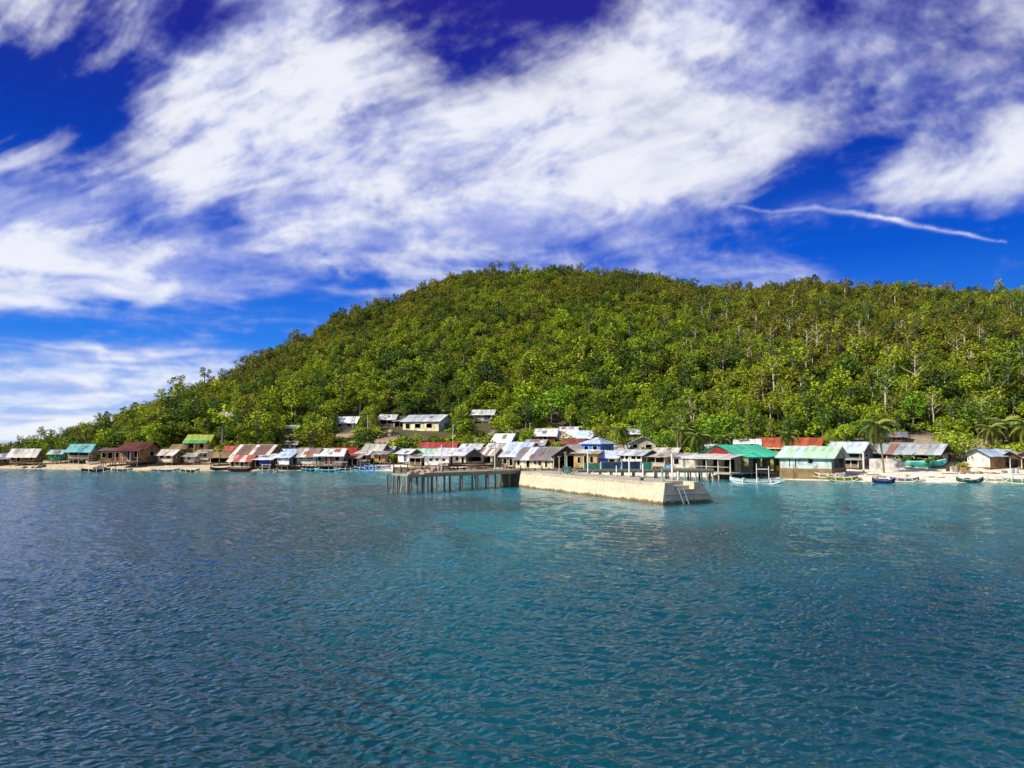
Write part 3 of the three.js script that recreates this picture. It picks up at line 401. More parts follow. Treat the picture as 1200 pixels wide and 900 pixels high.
house('shack', 'yellow brown plank shack in front of the grey stone house', 'shack', { x0: 439, xs: 452, x1: 455, t: -14, yR: 529.5, yE: 532.5, yB: 540.5, gy: 545, roof: 'shed', pal: GREY, wall: '#bb8d3f', deep: 3.4, holes: [[0.4, 0.62, 0.02, 0.8]] });
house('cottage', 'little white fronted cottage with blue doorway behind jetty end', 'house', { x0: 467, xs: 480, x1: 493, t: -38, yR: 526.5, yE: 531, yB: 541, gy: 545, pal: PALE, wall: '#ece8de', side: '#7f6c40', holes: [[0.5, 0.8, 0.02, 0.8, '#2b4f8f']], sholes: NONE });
house('house', 'house with long dark red roof above the jetty', 'house', { x0: 492, xs: 532, x1: 538, t: -16, yR: 518.5, yE: 526, yB: 533, pal: ['#a33f38', '#ad4a40', '#983832'], wall: '#8d6f5a' });
house('house', 'house with mint green roof below the long red roof', 'house', { x0: 488, xs: 507, x1: 513, t: -20, yR: 526, yE: 532, yB: 539, gy: 540, pal: ['#9fd2ae', '#b2dcbc', '#8fc8a2'], wall: '#4a463c' });
house('house', 'bright white house with small dark windows behind the jetty', 'house', { x0: 498, xs: 526, x1: 529, t: -10, yR: 530.5, yE: 534.5, yB: 545, gy: 547, roof: 'shed', pal: PALE, wall: '#f1efea', deep: 4.4, holes: [[0.2, 0.32, 0.45, 0.75], [0.46, 0.58, 0.45, 0.75], [0.74, 0.86, 0.45, 0.75]], plain: true });
house('house', 'cream house with long pale grey roof behind the jetty', 'house', { x0: 512, xs: 550, x1: 556, t: -14, yR: 525.5, yE: 533, yB: 543.5, gy: 546, pal: ['#cdd2d8', '#dadee2', '#bfc5cb'], wall: '#e0d6bd', deep: 6, holes: [[0.42, 0.5, 0.02, 0.82], [0.58, 0.68, 0.35, 0.8], [0.76, 0.84, 0.02, 0.82]] });
house('house', 'dark grey house with front gable behind middle of the jetty', 'house', { x0: 546, x1: 567, roof: 'front', yR: 526.5, yE: 534, yB: 544, gy: 547.5, pal: ['#a8b0b6', '#99a2a8'], wall: '#55524a', gable: '#3c4044', deep: 6, holes: [[0.12, 0.88, 0.35, 0.85]], plain: true, fascia: '#39424a' });
house('house', 'house with brown striped roof right of the dark front gable', 'house', { x0: 563, xs: 578, x1: 591, t: -36, yR: 525, yE: 532.5, yB: 544, gy: 547, pal: STRIPE, each: 0.9, wall: '#7d725e', holes: [[0.15, 0.85, 0.1, 0.8]] });
house('cottage', 'white cottage with white roof on the slope above pier end', 'house', { x0: 578, xs: 597, x1: 606, t: -32, yR: 508.5, yE: 516.5, yB: 523.5, pal: ['#dcdfe2', '#eceef0'], wall: '#dfe0dc' });
house('house', 'house with large plain blue white roof at the pier root', 'house', { x0: 588, xs: 616, x1: 626, t: -24, yR: 518.5, yE: 530, yB: 540, gy: 543, pal: BLUEW, wall: '#a59b88', deep: 8 });
house('house', 'house with low grey roof and rusty edge above the striped hall', 'house', { x0: 616, xs: 636, x1: 642, t: -22, yR: 515.5, yE: 521, yB: 529, pal: ['#a9b2be', '#98a0aa', '#8a6a5a'], wall: '#8d7f6a' });
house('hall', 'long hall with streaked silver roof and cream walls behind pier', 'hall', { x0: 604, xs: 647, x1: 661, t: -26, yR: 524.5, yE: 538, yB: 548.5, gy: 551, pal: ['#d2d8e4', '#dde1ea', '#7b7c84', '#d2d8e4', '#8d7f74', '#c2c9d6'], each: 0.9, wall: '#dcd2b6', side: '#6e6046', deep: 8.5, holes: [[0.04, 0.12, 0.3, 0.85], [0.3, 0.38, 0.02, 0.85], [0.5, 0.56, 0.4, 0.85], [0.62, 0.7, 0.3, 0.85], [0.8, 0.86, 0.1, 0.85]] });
house('house', 'brown walled house with white roof up on the slope', 'house', { x0: 628, xs: 650, x1: 654, t: -12, yR: 502.5, yE: 509.5, yB: 519, pal: ['#dcdcd8', '#cfcfcc'], wall: '#7b4c2c', holes: [[0.4, 0.6, 0.02, 0.8]] });
house('house', 'uppermost white roof of the cluster right of brown walled house', 'house', { x0: 655, xs: 673, x1: 678, t: -18, yR: 500.5, yE: 505.5, yB: 511, pal: PALE, wall: '#b5a58c', deep: 4.5 });
house('house', 'broad white roof just below the uppermost roof of its cluster', 'house', { x0: 652, xs: 672, x1: 680, t: -26, yR: 504, yE: 511.5, yB: 517, pal: ['#e0e3e6', '#d3d7db'], wall: '#9c8c74' });
house('house', 'blue white roof at the right end of the upper roof cluster', 'house', { x0: 677, xs: 692, x1: 699, t: -28, yR: 505, yE: 512, yB: 518, pal: BLUEW, wall: '#8f8672' });
house('house', 'house with rust brown roof behind the blue house', 'house', { x0: 659, xs: 682, x1: 686, t: -14, yR: 514.5, yE: 519, yB: 526, pal: ['#8f4a3a', '#a15a48', '#7d4234'], wall: '#cfc8b8' });
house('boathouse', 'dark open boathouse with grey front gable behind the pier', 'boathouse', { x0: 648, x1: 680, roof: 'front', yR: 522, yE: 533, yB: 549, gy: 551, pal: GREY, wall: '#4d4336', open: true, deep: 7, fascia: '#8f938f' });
house('shack', 'tan bamboo shack between the boathouse and the blue house', 'shack', { x0: 672, xs: 699, x1: 703, t: -12, yR: 528.5, yE: 531.5, yB: 547, gy: 551, roof: 'shed', pal: SAND, wall: '#bd9f68', deep: 3.6, holes: [[0.16, 0.28, 0.25, 0.75], [0.44, 0.56, 0.05, 0.85], [0.7, 0.84, 0.3, 0.8]] });
{
  const h = house('house', 'two storey blue house with pale hipped roof', 'house', { x0: 681, xs: 703, x1: 719, t: -36, roof: 'hip', yR: 512.5, yE: 519.5, yB: 540, gy: 545, pal: ['#b7c5e4', '#a8b8da'], wall: '#3f86dc', trim: '#dfe8f2', holes: [[0.15, 0.38, 0.62, 0.84], [0.6, 0.85, 0.62, 0.84], [0.2, 0.45, 0.1, 0.4], [0.62, 0.78, 0.02, 0.4, '#345e9c']], sholes: [[0.12, 0.3, 0.55, 0.85], [0.6, 0.8, 0.55, 0.85]] });
  sheets(h.G, ['#e9ecf0', '#dfe4ea'], { width: h.w + 0.2, len: 1.3, pitch: 0.45, cx: 0, cy: h.hw * 0.55, cz: h.p / 2 + 0.6 });
}
house('shack', 'shack with pale roof and bright blue tarpaulin beside blue house', 'shack', { x0: 702, xs: 722, x1: 729, t: -26, yR: 528.5, yE: 536, yB: 546, gy: 550.5, pal: BLUEW, wall: '#cfc2ac', deep: 5, holes: [[0.55, 0.9, 0.2, 0.8]], tarp: [0.0, 0.5, 0.2, 0.95, '#2447b8'] });
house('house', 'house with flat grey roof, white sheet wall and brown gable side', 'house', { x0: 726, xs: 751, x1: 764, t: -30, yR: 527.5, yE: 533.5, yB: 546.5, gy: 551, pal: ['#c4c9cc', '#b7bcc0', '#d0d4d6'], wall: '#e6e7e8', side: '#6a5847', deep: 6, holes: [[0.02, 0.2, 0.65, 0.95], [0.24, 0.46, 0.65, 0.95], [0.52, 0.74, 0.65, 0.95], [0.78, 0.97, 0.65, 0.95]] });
house('cottage', 'white roofed cottage with front gable on the slope by the palm', 'house', { x0: 738, x1: 768, roof: 'front', yR: 512, yE: 519, yB: 528, pal: ['#d9dcdc', '#c6cac8'], wall: '#b9b4a6', deep: 6, holes: [[0.1, 0.3, 0.3, 0.8], [0.6, 0.85, 0.3, 0.8]] });
house('hut', 'small bright roof half hidden above the front gabled cottage', 'hut', { x0: 734, x1: 748, yR: 503.5, yE: 508, yB: 514, pal: PALE, wall: '#8f7f68', deep: 3.6 });
house('shack', 'jumbled shack with rusty and grey sheets behind the tall pier post', 'shack', { x0: 764, xs: 790, x1: 797, t: -22, yR: 525, yE: 531.5, yB: 542, gy: 547, pal: ['#b5aca0', '#8d6f5e', '#c9c6be', '#7c98b8'], wall: '#8b7a64' });
house('shack', 'low pale shack in front of the jumbled rusty shack', 'shack', { x0: 756, xs: 778, x1: 785, t: -24, yR: 531, yE: 535.5, yB: 546, gy: 551, roof: 'shed', pal: SAND, wall: '#b9ad98', deep: 4, open: 'low' });
house('shack', 'grey roofed shack wedged against the green roofed house', 'shack', { x0: 786, xs: 812, x1: 818, t: -20, yR: 531.5, yE: 535.5, yB: 548, gy: 554, roof: 'shed', pal: GREY, wall: '#cfc8bb', deep: 4.5, holes: [[0.1, 0.34, 0.3, 0.85], [0.5, 0.62, 0.02, 0.85]] });
house('hut', 'small pale roof peeping out behind the green roofed house', 'hut', { x0: 823, x1: 841, yR: 520.5, yE: 525, yB: 532, pal: PALE, wall: '#a99f8c', deep: 4 });
{ // the house over the water with the green roof
  const h = house('waterfront_house', 'waterfront house with bright green roof, red gable and grey porch', 'house', { x0: 819, xs: 868, x1: 912, t: 50, yR: 521.5, yE: 534.5, yB: 553, gy: 561.5, pal: ['#3cb08c', '#34a682', '#4abb98'], wall: '#6a5c48', side: '#b9ac92', deep: 9, holes: [[0.05, 0.2, 0.35, 0.9], [0.3, 0.42, 0.02, 0.9], [0.5, 0.66, 0.35, 0.9], [0.76, 0.94, 0.02, 0.9]], sholes: [[0.1, 0.22, 0.02, 0.8], [0.36, 0.48, 0.02, 0.8], [0.62, 0.86, 0.02, 0.8]], plain: true, oh: 0.6 });
  const g = new THREE.ExtrudeGeometry(new THREE.Shape([new THREE.Vector2(-h.p / 2 * 0.62, 0), new THREE.Vector2(h.p / 2 * 0.62, 0), new THREE.Vector2(0, h.rise * 0.8)]), { depth: 0.08, bevelEnabled: false });
  const gm = part(h.G, 'gable_panel', g, worn('#8e1f1c')); gm.rotation.y = -Math.PI / 2; gm.position.set(-h.w / 2 - 0.04, h.hw + 0.12, 0);
  // porch on the gable side, reaching round the front corner
  sheets(h.G, ['#c3c4c0', '#d0d0cc', '#b6b4ae'], { width: h.p + 1.4, len: 3.4, pitch: 0.16, yaw: -Math.PI / 2, cx: -h.w / 2 - 1.75, cy: h.hw + 0.02, cz: 0.3 });
  bar(h.G, 'porch_deck', worn('#b8b0a0'), -h.w / 2 - 1.6, -0.1, 0.2, 3, 0.22, h.p + 0.8);
  bar(h.G, 'porch_fascia', worn('#c9c6be'), -h.w / 2 - 3.4, h.hw - 0.28, 0.3, 0.06, 0.3, h.p + 1.4);
  for (let i = 0; i < 5; i++) { const z = -h.p / 2 - 0.1 + (h.p + 0.6) * i / 4; post(h.G, 'porch_post', palePost, -h.w / 2 - 3.0, 0, h.hw - 0.2, z, 0.2); post(h.G, 'stilt', palePost, -h.w / 2 - 2.9, -3.4, -0.2, z, 0.26); }
  for (let i = 0; i < 4; i++) bar(h.G, 'porch_rail', palePost, -h.w / 2 - 3.0, 0.85, -h.p / 2 + h.p * (i + 0.5) / 4 + 0.2, 0.06, 0.08, h.p / 4);
  bar(h.G, 'green_fascia', M('#149a70', 0.6), 0, h.hw - 0.22, h.p / 2 + 0.64, h.w + 1.2, 0.2, 0.05);
  bar(h.G, 'yellow_crate', M('#d9a520', 0.6), h.w * 0.44, 0.5, h.p / 2 + 0.5, 1.1, 0.95, 0.6);
}
house('house', 'house with long orange red roof behind the green roof', 'house', { x0: 880, xs: 956, x1: 965, t: -16, yR: 513.5, yE: 524, yB: 532, back: 1, pal: ['#a8502f', '#b25a38', '#964424', '#b87352'], wall: '#9c8468', deep: 7, fascia: '#d8c8b8' });
house('hut', 'small white roof at the left end of the orange roof', 'hut', { x0: 862, x1: 888, yR: 515, yE: 520.5, yB: 528, pal: ['#e2e0dc', '#d0cec8'], wall: '#b5a794', deep: 4 });
house('warehouse', 'long warehouse with pale green and white roof on stone seawall', 'warehouse', { x0: 912, xs: 972, x1: 986, t: -15, yR: 523.5, yE: 535.5, yB: 549, gy: 561.5, pal: ['#b4dcb6', '#cfe4ea', '#d7e6f0', '#bfe2c0', '#c6d8e6'], wall: '#c2d0c8', side: '#8f8a78', deep: 9, holes: [[0.18, 0.2, 0.15, 0.9], [0.3, 0.32, 0.15, 0.9], [0.56, 0.64, 0.45, 0.95]], plain: true, base: '#87734f', sholes: [[0.15, 0.9, 0.02, 0.85]], fascia: '#8fb89a' });  // darker side colour carries the shade of the end wall
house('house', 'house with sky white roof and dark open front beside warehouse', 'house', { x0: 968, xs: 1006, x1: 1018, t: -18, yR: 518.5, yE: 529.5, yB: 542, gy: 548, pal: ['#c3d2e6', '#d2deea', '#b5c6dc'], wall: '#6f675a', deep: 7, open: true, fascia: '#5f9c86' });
house('house', 'low house with long grey roof behind the leaning palm', 'house', { x0: 1012, xs: 1096, x1: 1108, t: -18, yR: 520.5, yE: 531.5, yB: 541, gy: 543, pal: ['#a8b0b6', '#b8bfc4', '#9aa2a8'], wall: '#5c4a38', deep: 7, holes: W2 });
house('hut', 'dark roofed hut among trees above the long grey roof', 'hut', { x0: 1036, x1: 1059, yR: 506.5, yE: 511.5, yB: 518, pal: ['#6f7478', '#7d8286'], wall: '#4d4438', deep: 4 });
house('hut', 'small white walled hut right of the turquoise hull', 'hut', { x0: 1090, x1: 1108, yR: 528.5, yE: 532, yB: 541.5, gy: 544, roof: 'shed', pal: GREY, wall: '#eceae4', deep: 3.6, holes: NONE });
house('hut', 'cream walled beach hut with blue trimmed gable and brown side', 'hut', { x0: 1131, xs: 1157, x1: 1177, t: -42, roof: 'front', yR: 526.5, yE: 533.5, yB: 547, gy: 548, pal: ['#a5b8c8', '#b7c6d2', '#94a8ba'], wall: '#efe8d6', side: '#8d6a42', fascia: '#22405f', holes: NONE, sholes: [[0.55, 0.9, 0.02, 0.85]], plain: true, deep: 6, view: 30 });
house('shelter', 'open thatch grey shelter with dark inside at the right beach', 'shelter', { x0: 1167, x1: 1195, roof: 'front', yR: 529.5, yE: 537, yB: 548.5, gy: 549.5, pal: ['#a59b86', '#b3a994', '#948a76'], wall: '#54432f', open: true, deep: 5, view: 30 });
house('hut', 'brown hut cut by the right edge of the picture', 'hut', { x0: 1190, x1: 1222, roof: 'front', yR: 526.5, yE: 533, yB: 549, gy: 550, pal: ['#b3a892', '#a1967f'], wall: '#9c7c6a', deep: 5, view: 30 });
// packed roofs between the larger houses
house('shack', 'low shack with pale roof squeezed behind the jetty rail', 'shack', { x0: 588, xs: 603, x1: 609, t: -24, yR: 529, yE: 534.5, yB: 546, gy: 549, pal: PALE, wall: '#8d8068', deep: 4, holes: [[0.1, 0.4, 0.2, 0.8], [0.6, 0.85, 0.02, 0.8]] });
house('house', 'pale roof above the dark front gable behind the jetty', 'house', { x0: 540, xs: 561, x1: 567, t: -20, yR: 520.5, yE: 526, yB: 533, pal: ['#d5d9dd', '#c3c8cc'], wall: '#a3957c', deep: 4.5 });
house('shack', 'white sheet shack beside the brown striped roof', 'shack', { x0: 571, xs: 586, x1: 592, t: -26, yR: 520, yE: 525.5, yB: 533, pal: ['#e4e6e8', '#cfd3d6', '#a8a098'], wall: '#8f8472', deep: 4 });
house('hut', 'grey hut between the mint roof and white fronted cottage', 'hut', { x0: 480, xs: 494, x1: 498, t: -18, yR: 533, yE: 536.5, yB: 544.5, gy: 547, roof: 'shed', pal: GREY, wall: '#6f6350', deep: 3.4, open: 'low' });
house('shack', 'dark shack filling the gap left of the blue house', 'shack', { x0: 664, xs: 681, x1: 686, t: -18, yR: 521.5, yE: 526.5, yB: 535, gy: 538, pal: ['#b5bbc2', '#8f8a84'], wall: '#5d5448', deep: 4 });
house('hut', 'grey hut behind the bright blue tarpaulin shack', 'hut', { x0: 716, xs: 732, x1: 737, t: -20, yR: 522, yE: 527, yB: 535, pal: GREY, wall: '#9a8d78', deep: 4 });
house('hut', 'brown roofed hut between the pale gabled hut and cottage', 'hut', { x0: 203, xs: 217, x1: 221, t: -18, yR: 521, yE: 525.5, yB: 532, pal: THATCH, wall: '#8a7452', deep: 3.6 });
house('shack', 'sand coloured shack below the bare earth slope', 'shack', { x0: 417, xs: 430, x1: 434, t: -16, yR: 529, yE: 533, yB: 542, gy: 545, roof: 'shed', pal: SAND, wall: '#a08a68', deep: 3.6, open: 'low' });
house('shack', 'rusty low shack right of the red roofed house', 'shack', { x0: 407, xs: 420, x1: 424, t: -16, yR: 533, yE: 537, yB: 545.5, gy: 548.5, roof: 'shed', pal: RUST, wall: '#7a6a54', deep: 3.4, open: true });
house('shack', 'weathered shack behind the stone seawall warehouse end', 'shack', { x0: 986, xs: 1004, x1: 1010, t: -20, yR: 535, yE: 539, yB: 547, gy: 550, roof: 'shed', pal: GREY, wall: '#7c7060', deep: 3.4, open: 'low' });
// houses up on the hillside
house('hut', 'lone hut with white roof high on the left hillside', 'hut', { x0: 257, xs: 271, x1: 275, t: -16, yR: 483, yE: 487.5, yB: 493, pal: SAND, wall: '#a89b86', deep: 3.6, view: 24 });
house('hut', 'tiny pale hut on the hillside above the striped roof', 'hut', { x0: 333, xs: 348, x1: 352, t: -18, yR: 498.5, yE: 501.5, yB: 506, pal: ['#c3d0c0', '#b5c4b4'], wall: '#a8a898', deep: 3.4, view: 24 });
house('hut', 'white hut just above the shore roofs with dark door', 'hut', { x0: 335, xs: 347, x1: 351, t: -18, yR: 517, yE: 520.5, yB: 527, pal: PALE, wall: '#d9d2c8', deep: 3.6, holes: [[0.1, 0.34, 0.05, 0.85], [0.6, 0.85, 0.4, 0.85]], view: 22 });
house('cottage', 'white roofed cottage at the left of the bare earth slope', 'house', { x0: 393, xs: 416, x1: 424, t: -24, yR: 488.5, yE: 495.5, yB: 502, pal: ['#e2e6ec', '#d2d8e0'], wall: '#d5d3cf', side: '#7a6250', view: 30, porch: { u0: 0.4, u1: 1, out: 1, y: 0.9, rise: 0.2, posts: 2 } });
house('shed', 'pair-roofed grey shed above the bare earth slope', 'shed', { x0: 445, xs: 462, x1: 466, t: -16, yR: 486, yE: 491, yB: 500, pal: ['#b9bdbc', '#cdd0cf'], wall: '#7c6f5a', deep: 4, open: 'low', view: 30 });
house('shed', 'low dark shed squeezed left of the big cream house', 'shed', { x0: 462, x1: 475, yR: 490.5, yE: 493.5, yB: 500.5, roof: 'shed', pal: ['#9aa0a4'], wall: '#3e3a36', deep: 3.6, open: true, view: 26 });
house('house', 'big cream house with pale blue end wall on the hillside', 'house', { x0: 472, xs: 514, x1: 531, t: -30, yR: 486.5, yE: 493.5, yB: 505, pal: ['#b6bec4', '#c8ced2', '#a5adb4'], wall: '#eadfb4', side: '#dbe6f2', deep: 8, view: 34, trim: '#b8b49c', holes: [[0.08, 0.2, 0.25, 0.75], [0.34, 0.5, 0.3, 0.75], [0.66, 0.82, 0.3, 0.75]], sholes: [[0.35, 0.65, 0.02, 0.8, '#6c8fb4']] });
house('stilt_house', 'hillside hut with flat grey roof and dark blue cloth', 'hut', { x0: 554, xs: 577, x1: 581, t: -12, yR: 480.5, yE: 485.5, yB: 493, gy: 496, pal: ['#c0c5c2', '#d0d4d0'], wall: '#b3a684', deep: 4.5, view: 28, holes: [[0.55, 0.92, 0.1, 0.85]], tarp: [0.56, 0.8, 0.2, 0.8, '#27357e'], stiltMat: palePost });
house('hut', 'pale blue sheet roof among the palms at far right', 'hut', { x0: 1172, x1: 1190, yR: 493.5, yE: 498, yB: 506, pal: ['#a8c8d4'], wall: '#8d8f80', deep: 4, view: 14 });

// walls and fences
function wallRun(name, label, category, b0, b1, yT, yB, d, hex) { const a = V(bx(b0, d), 0, -d), b = V(bx(b1, d), 0, -d), h1 = heightAt(yT, d), h0 = Math.min(heightAt(yB, d), ground(a.x, a.z), ground(b.x, b.z)) - 0.3; const m = new THREE.Mesh(boxG(b.x - a.x, h1 - h0, 0.2), worn(hex)); m.name = numbered(name); m.position.set((a.x + b.x) / 2, (h0 + h1) / 2, -d); m.castShadow = m.receiveShadow = true; scene.add(m); KEEP.push([m.position.x, -d, 3, 20]); return tag(m, label, category); }
wallRun('boundary_wall', 'pale yellow garden wall behind the long grey roof', 'wall', 1042, 1112, 518, 526, 151, '#dccd70');
wallRun('boundary_wall', 'pale yellow garden wall behind the right beach huts', 'wall', 1148, 1230, 517.5, 527, 148, '#d8c86a');
wallRun('boundary_wall', 'low white wall on the beach left of turquoise hull', 'wall', 1017, 1058, 537.5, 545, 127, '#e9e5da');
// ---------------------------------------------------------------- concrete pier
const concreteTex = noiseTexture(512, (u, v) => { const a = fbm(u * 22, v * 22, 5), b = fbm(u * 7 + 4, v * 60 + 9, 3), st = sstep(0.60, 0.75, fbm(u * 40 + 3, v * 9, 4)), cr = sstep(0.012, 0.0, Math.abs(fbm(u * 12 + 60, v * 12, 4) - 0.5)); const k = cl01(0.78 + 0.26 * (a - 0.5) + 0.05 * (b - 0.5) - 0.10 * st - 0.06 * cr); return [k, k * 0.985, k * 0.94]; }, true);
concreteTex.wrapS = concreteTex.wrapT = THREE.MirroredRepeatWrapping; concreteTex.repeat.set(0.07, 0.11);
// tide stains with a ragged upper edge: algae and wet grime, as on the foot of the real wall
const tideTex = noiseTexture(512, (u, v) => { const y = v * 3, e = 0.02 + 0.34 * fbm(u * 26, 3, 4), n = fbm(u * 60, v * 14, 5), s = sstep(e + 0.12, e - 0.1, y - 0.5 + 0.3 * (n - 0.5)), k = cl01(0.9 + 0.12 * (n - 0.5) + 0.12 * (fbm(u * 12 + 9, v * 6, 3) - 0.5) - 0.07 * sstep(0.6, 0.72, fbm(u * 70 + 3, v * 5, 4))); return [lerp(k, 0.42 + 0.2 * n, s), lerp(k * 0.98, 0.36 + 0.18 * n, s), lerp(k * 0.92, 0.22 + 0.14 * n, s)]; }, true);
tideTex.wrapS = THREE.MirroredRepeatWrapping; tideTex.wrapT = THREE.ClampToEdgeWrapping; tideTex.repeat.set(0.06, 1 / 3); tideTex.offset.set(0, 0.5 / 3);
const concrete = new THREE.MeshStandardMaterial({ color: '#d8d1c0', roughness: 0.95, map: concreteTex }), tideConcrete = new THREE.MeshStandardMaterial({ color: '#d8d0bd', roughness: 0.95, map: tideTex }), greyConcrete = new THREE.MeshStandardMaterial({ color: '#c2b89f', roughness: 0.95, map: concreteTex });
const steel = M('#8fa0aa', 0.5, { metalness: 0.3 });
{
  const G = thing('pier', 'battered concrete pier jutting towards the viewer', 'pier'); G.position.set(14.2, 0, -73.2);
  const ang = Math.atan2(-0.43, -0.903); G.rotation.y = ang + Math.PI;   // local +z points along the pier towards its seaward end, local +x across it
  const L = 31, TOP = 1.98, prism = (pts, z0, z1) => { const s = new THREE.Shape(pts.map(([x, y]) => new THREE.Vector2(x, y))); const g = new THREE.ExtrudeGeometry(s, { depth: z1 - z0, bevelEnabled: false }); g.translate(0, 0, z0); const p = g.attributes.position, n = g.attributes.normal, uv = g.attributes.uv; for (let i = 0; i < p.count; i++) uv.setXY(i, Math.abs(n.getZ(i)) > 0.5 ? p.getX(i) : p.getZ(i), Math.abs(n.getY(i)) > 0.7 ? p.getX(i) : p.getY(i)); return g; };
  const xl = (y) => 0.32 * (y / TOP), xr = (y) => 6.15 - 1.5 * (y / TOP);
  part(G, 'core', prism([[xl(-4) + 0.09, -4], [xr(-4), -4], [xr(TOP - 0.3), TOP - 0.3], [xl(TOP - 0.3) + 0.09, TOP - 0.3]], -L, -1.7), tideConcrete);
  const n = 10; for (let i = 0; i < n; i++) { const z0 = -L + (L - 1.7) * i / n + 0.007, z1 = -L + (L - 1.7) * (i + 1) / n - 0.007, o = rr(-0.006, 0.006); for (const [ya, yb, oo] of [[-3.6, TOP - 0.34, o]]) part(G, 'wall_panel', prism([[xl(ya) + oo, ya], [xl(ya) + 0.07, ya], [xl(yb) + 0.07, yb], [xl(yb) + oo, yb]], z0, z1), tideConcrete); }
  const m2 = 8; for (let i = 0; i < m2; i++) { const z0 = -L + (L - 1.7) * i / m2 + 0.012, z1 = -L + (L - 1.7) * (i + 1) / m2 - 0.012; part(G, 'deck_slab', prism([[xl(TOP) - 0.02, TOP - 0.33], [xr(TOP), TOP - 0.33], [xr(TOP), TOP + rr(-0.015, 0.015)], [xl(TOP) + 0.02, TOP + rr(-0.015, 0.015)]], z0, z1), concrete); }
  // seaward end: two blocks with a notched landing between them
  part(G, 'end_block', prism([[xl(-4), -4], [1.35, -4], [1.35, TOP], [xl(TOP), TOP]], -1.69, 0), tideConcrete);
  part(G, 'end_block', prism([[3.75, -4], [xr(-4), -4], [xr(TOP), TOP], [3.75, TOP]], -1.69, -0.02), tideConcrete);
  part(G, 'landing', prism([[1.36, -4], [3.74, -4], [3.74, 1.22], [1.36, 1.22]], -1.69, -0.05), tideConcrete);
  part(G, 'step', prism([[1.36, 1.22], [3.74, 1.22], [3.74, 1.62], [1.36, 1.62]], -1.69, -0.75), concrete);
  for (const [y, h] of [[0.28, 0.07], [0.82, 0.06]]) bar(G, 'ledge', greyConcrete, 3.0, y, 0.01, 5.6, h, 0.12);
  bar(G, 'kerb', concrete, 2.55, 1.26, -0.08, 2.38, 0.1, 0.2);
  const lad = thing('ladder', 'grey metal ladder leaning at the end of the pier', 'ladder'); lad.position.copy(G.position); lad.rotation.y = G.rotation.y;
  const foot = (x) => [V(x + 0.55, -0.9, 0.75), V(x, 1.5, 0.06)];
  for (const x of [1.75, 2.35]) between(lad, 'rail', steel, ...foot(x), 0.09);
  for (let i = 0; i < 7; i++) { const t = (i + 0.6) / 7.4, a = foot(1.75), b = foot(2.35); between(lad, 'rung', steel, a[0].clone().lerp(a[1], t), b[0].clone().lerp(b[1], t), 0.05); }
  // posts standing on the pier
  const onPier = (name, label, cat, s, x, h, dia, mat) => { const g = thing(name, label, cat, 'posts along the pier'); g.position.set(14.2, 0, -73.2); g.rotation.y = G.rotation.y; post(g, 'shaft', mat, x, TOP - 0.05, TOP + h, -s, dia); return g; };
  const white = M('#ded9cc', 0.7);
  for (const [s, x, h, dia, lab] of [[20, 3.9, 2.9, 0.13, 'tall thin pale post on pier in front of blue house'], [13.8, 3.9, 1.15, 0.12, 'shortest pale post halfway along the pier'], [11.4, 4.0, 2.2, 0.16, 'stout pale post on pier before the grey roofed house'], [8.8, 4.0, 1.55, 0.15, 'pale post on pier before the green tarpaulin panel'], [2.3, 1.7, 1.3, 0.18, 'grey mooring post near the seaward end of the pier']]) { const g = onPier('pier_post', lab, 'post', s, x, h, dia, s < 5 ? worn('#a9a694') : white); post(g, 'base', concrete, x, TOP - 0.04, TOP + 0.12, -s, dia * 2.6); }
  { const g = onPier('lamp_post', 'tall bent lamp post at the seaward end of the pier', 'lamp post', 3.6, 3.9, 2.7, 0.2, white); between(g, 'arm', white, V(3.9, TOP + 2.6, -3.6), V(3.3, TOP + 3.35, -3.6), 0.13); post(g, 'base', concrete, 3.9, TOP - 0.04, TOP + 0.3, -3.6, 0.42); }
  { const g = onPier('pier_post', 'stubby leaning post beside the bent lamp post', 'post', 3.0, 4.15, 0.9, 0.2, white); post(g, 'base', concrete, 4.15, TOP - 0.04, TOP + 0.14, -3.0, 0.4); }
  { const g = thing('bollard', 'dark mooring bollard lying low on the pier edge', 'bollard'); g.position.copy(G.position); g.rotation.y = G.rotation.y; post(g, 'drum', M('#3a342c', 0.7), 0.9, TOP - 0.03, TOP + 0.22, -4.6, 0.3); const c = post(g, 'cap', M('#3a342c', 0.7), 0.9, TOP + 0.2, TOP + 0.3, -4.6, 0.46); }
  { // teal barrier frame at the landward end
    const g = thing('barrier', 'small dark teal folding barrier on landward half of pier', 'barrier'); g.position.copy(G.position); g.rotation.y = G.rotation.y; const mt = M('#22564f', 0.6);
    for (const z of [-19.2, -20.8]) { between(g, 'leg', mt, V(0.7, TOP, z - 0.3), V(1.0, TOP + 0.95, z), 0.08); between(g, 'leg', mt, V(1.3, TOP, z + 0.3), V(1.0, TOP + 0.95, z), 0.08); }
    bar(g, 'board', mt, 1.0, TOP + 0.72, -20, 0.06, 0.38, 1.9); bar(g, 'board', mt, 1.0, TOP + 0.25, -20, 0.06, 0.18, 1.9);
  }
}
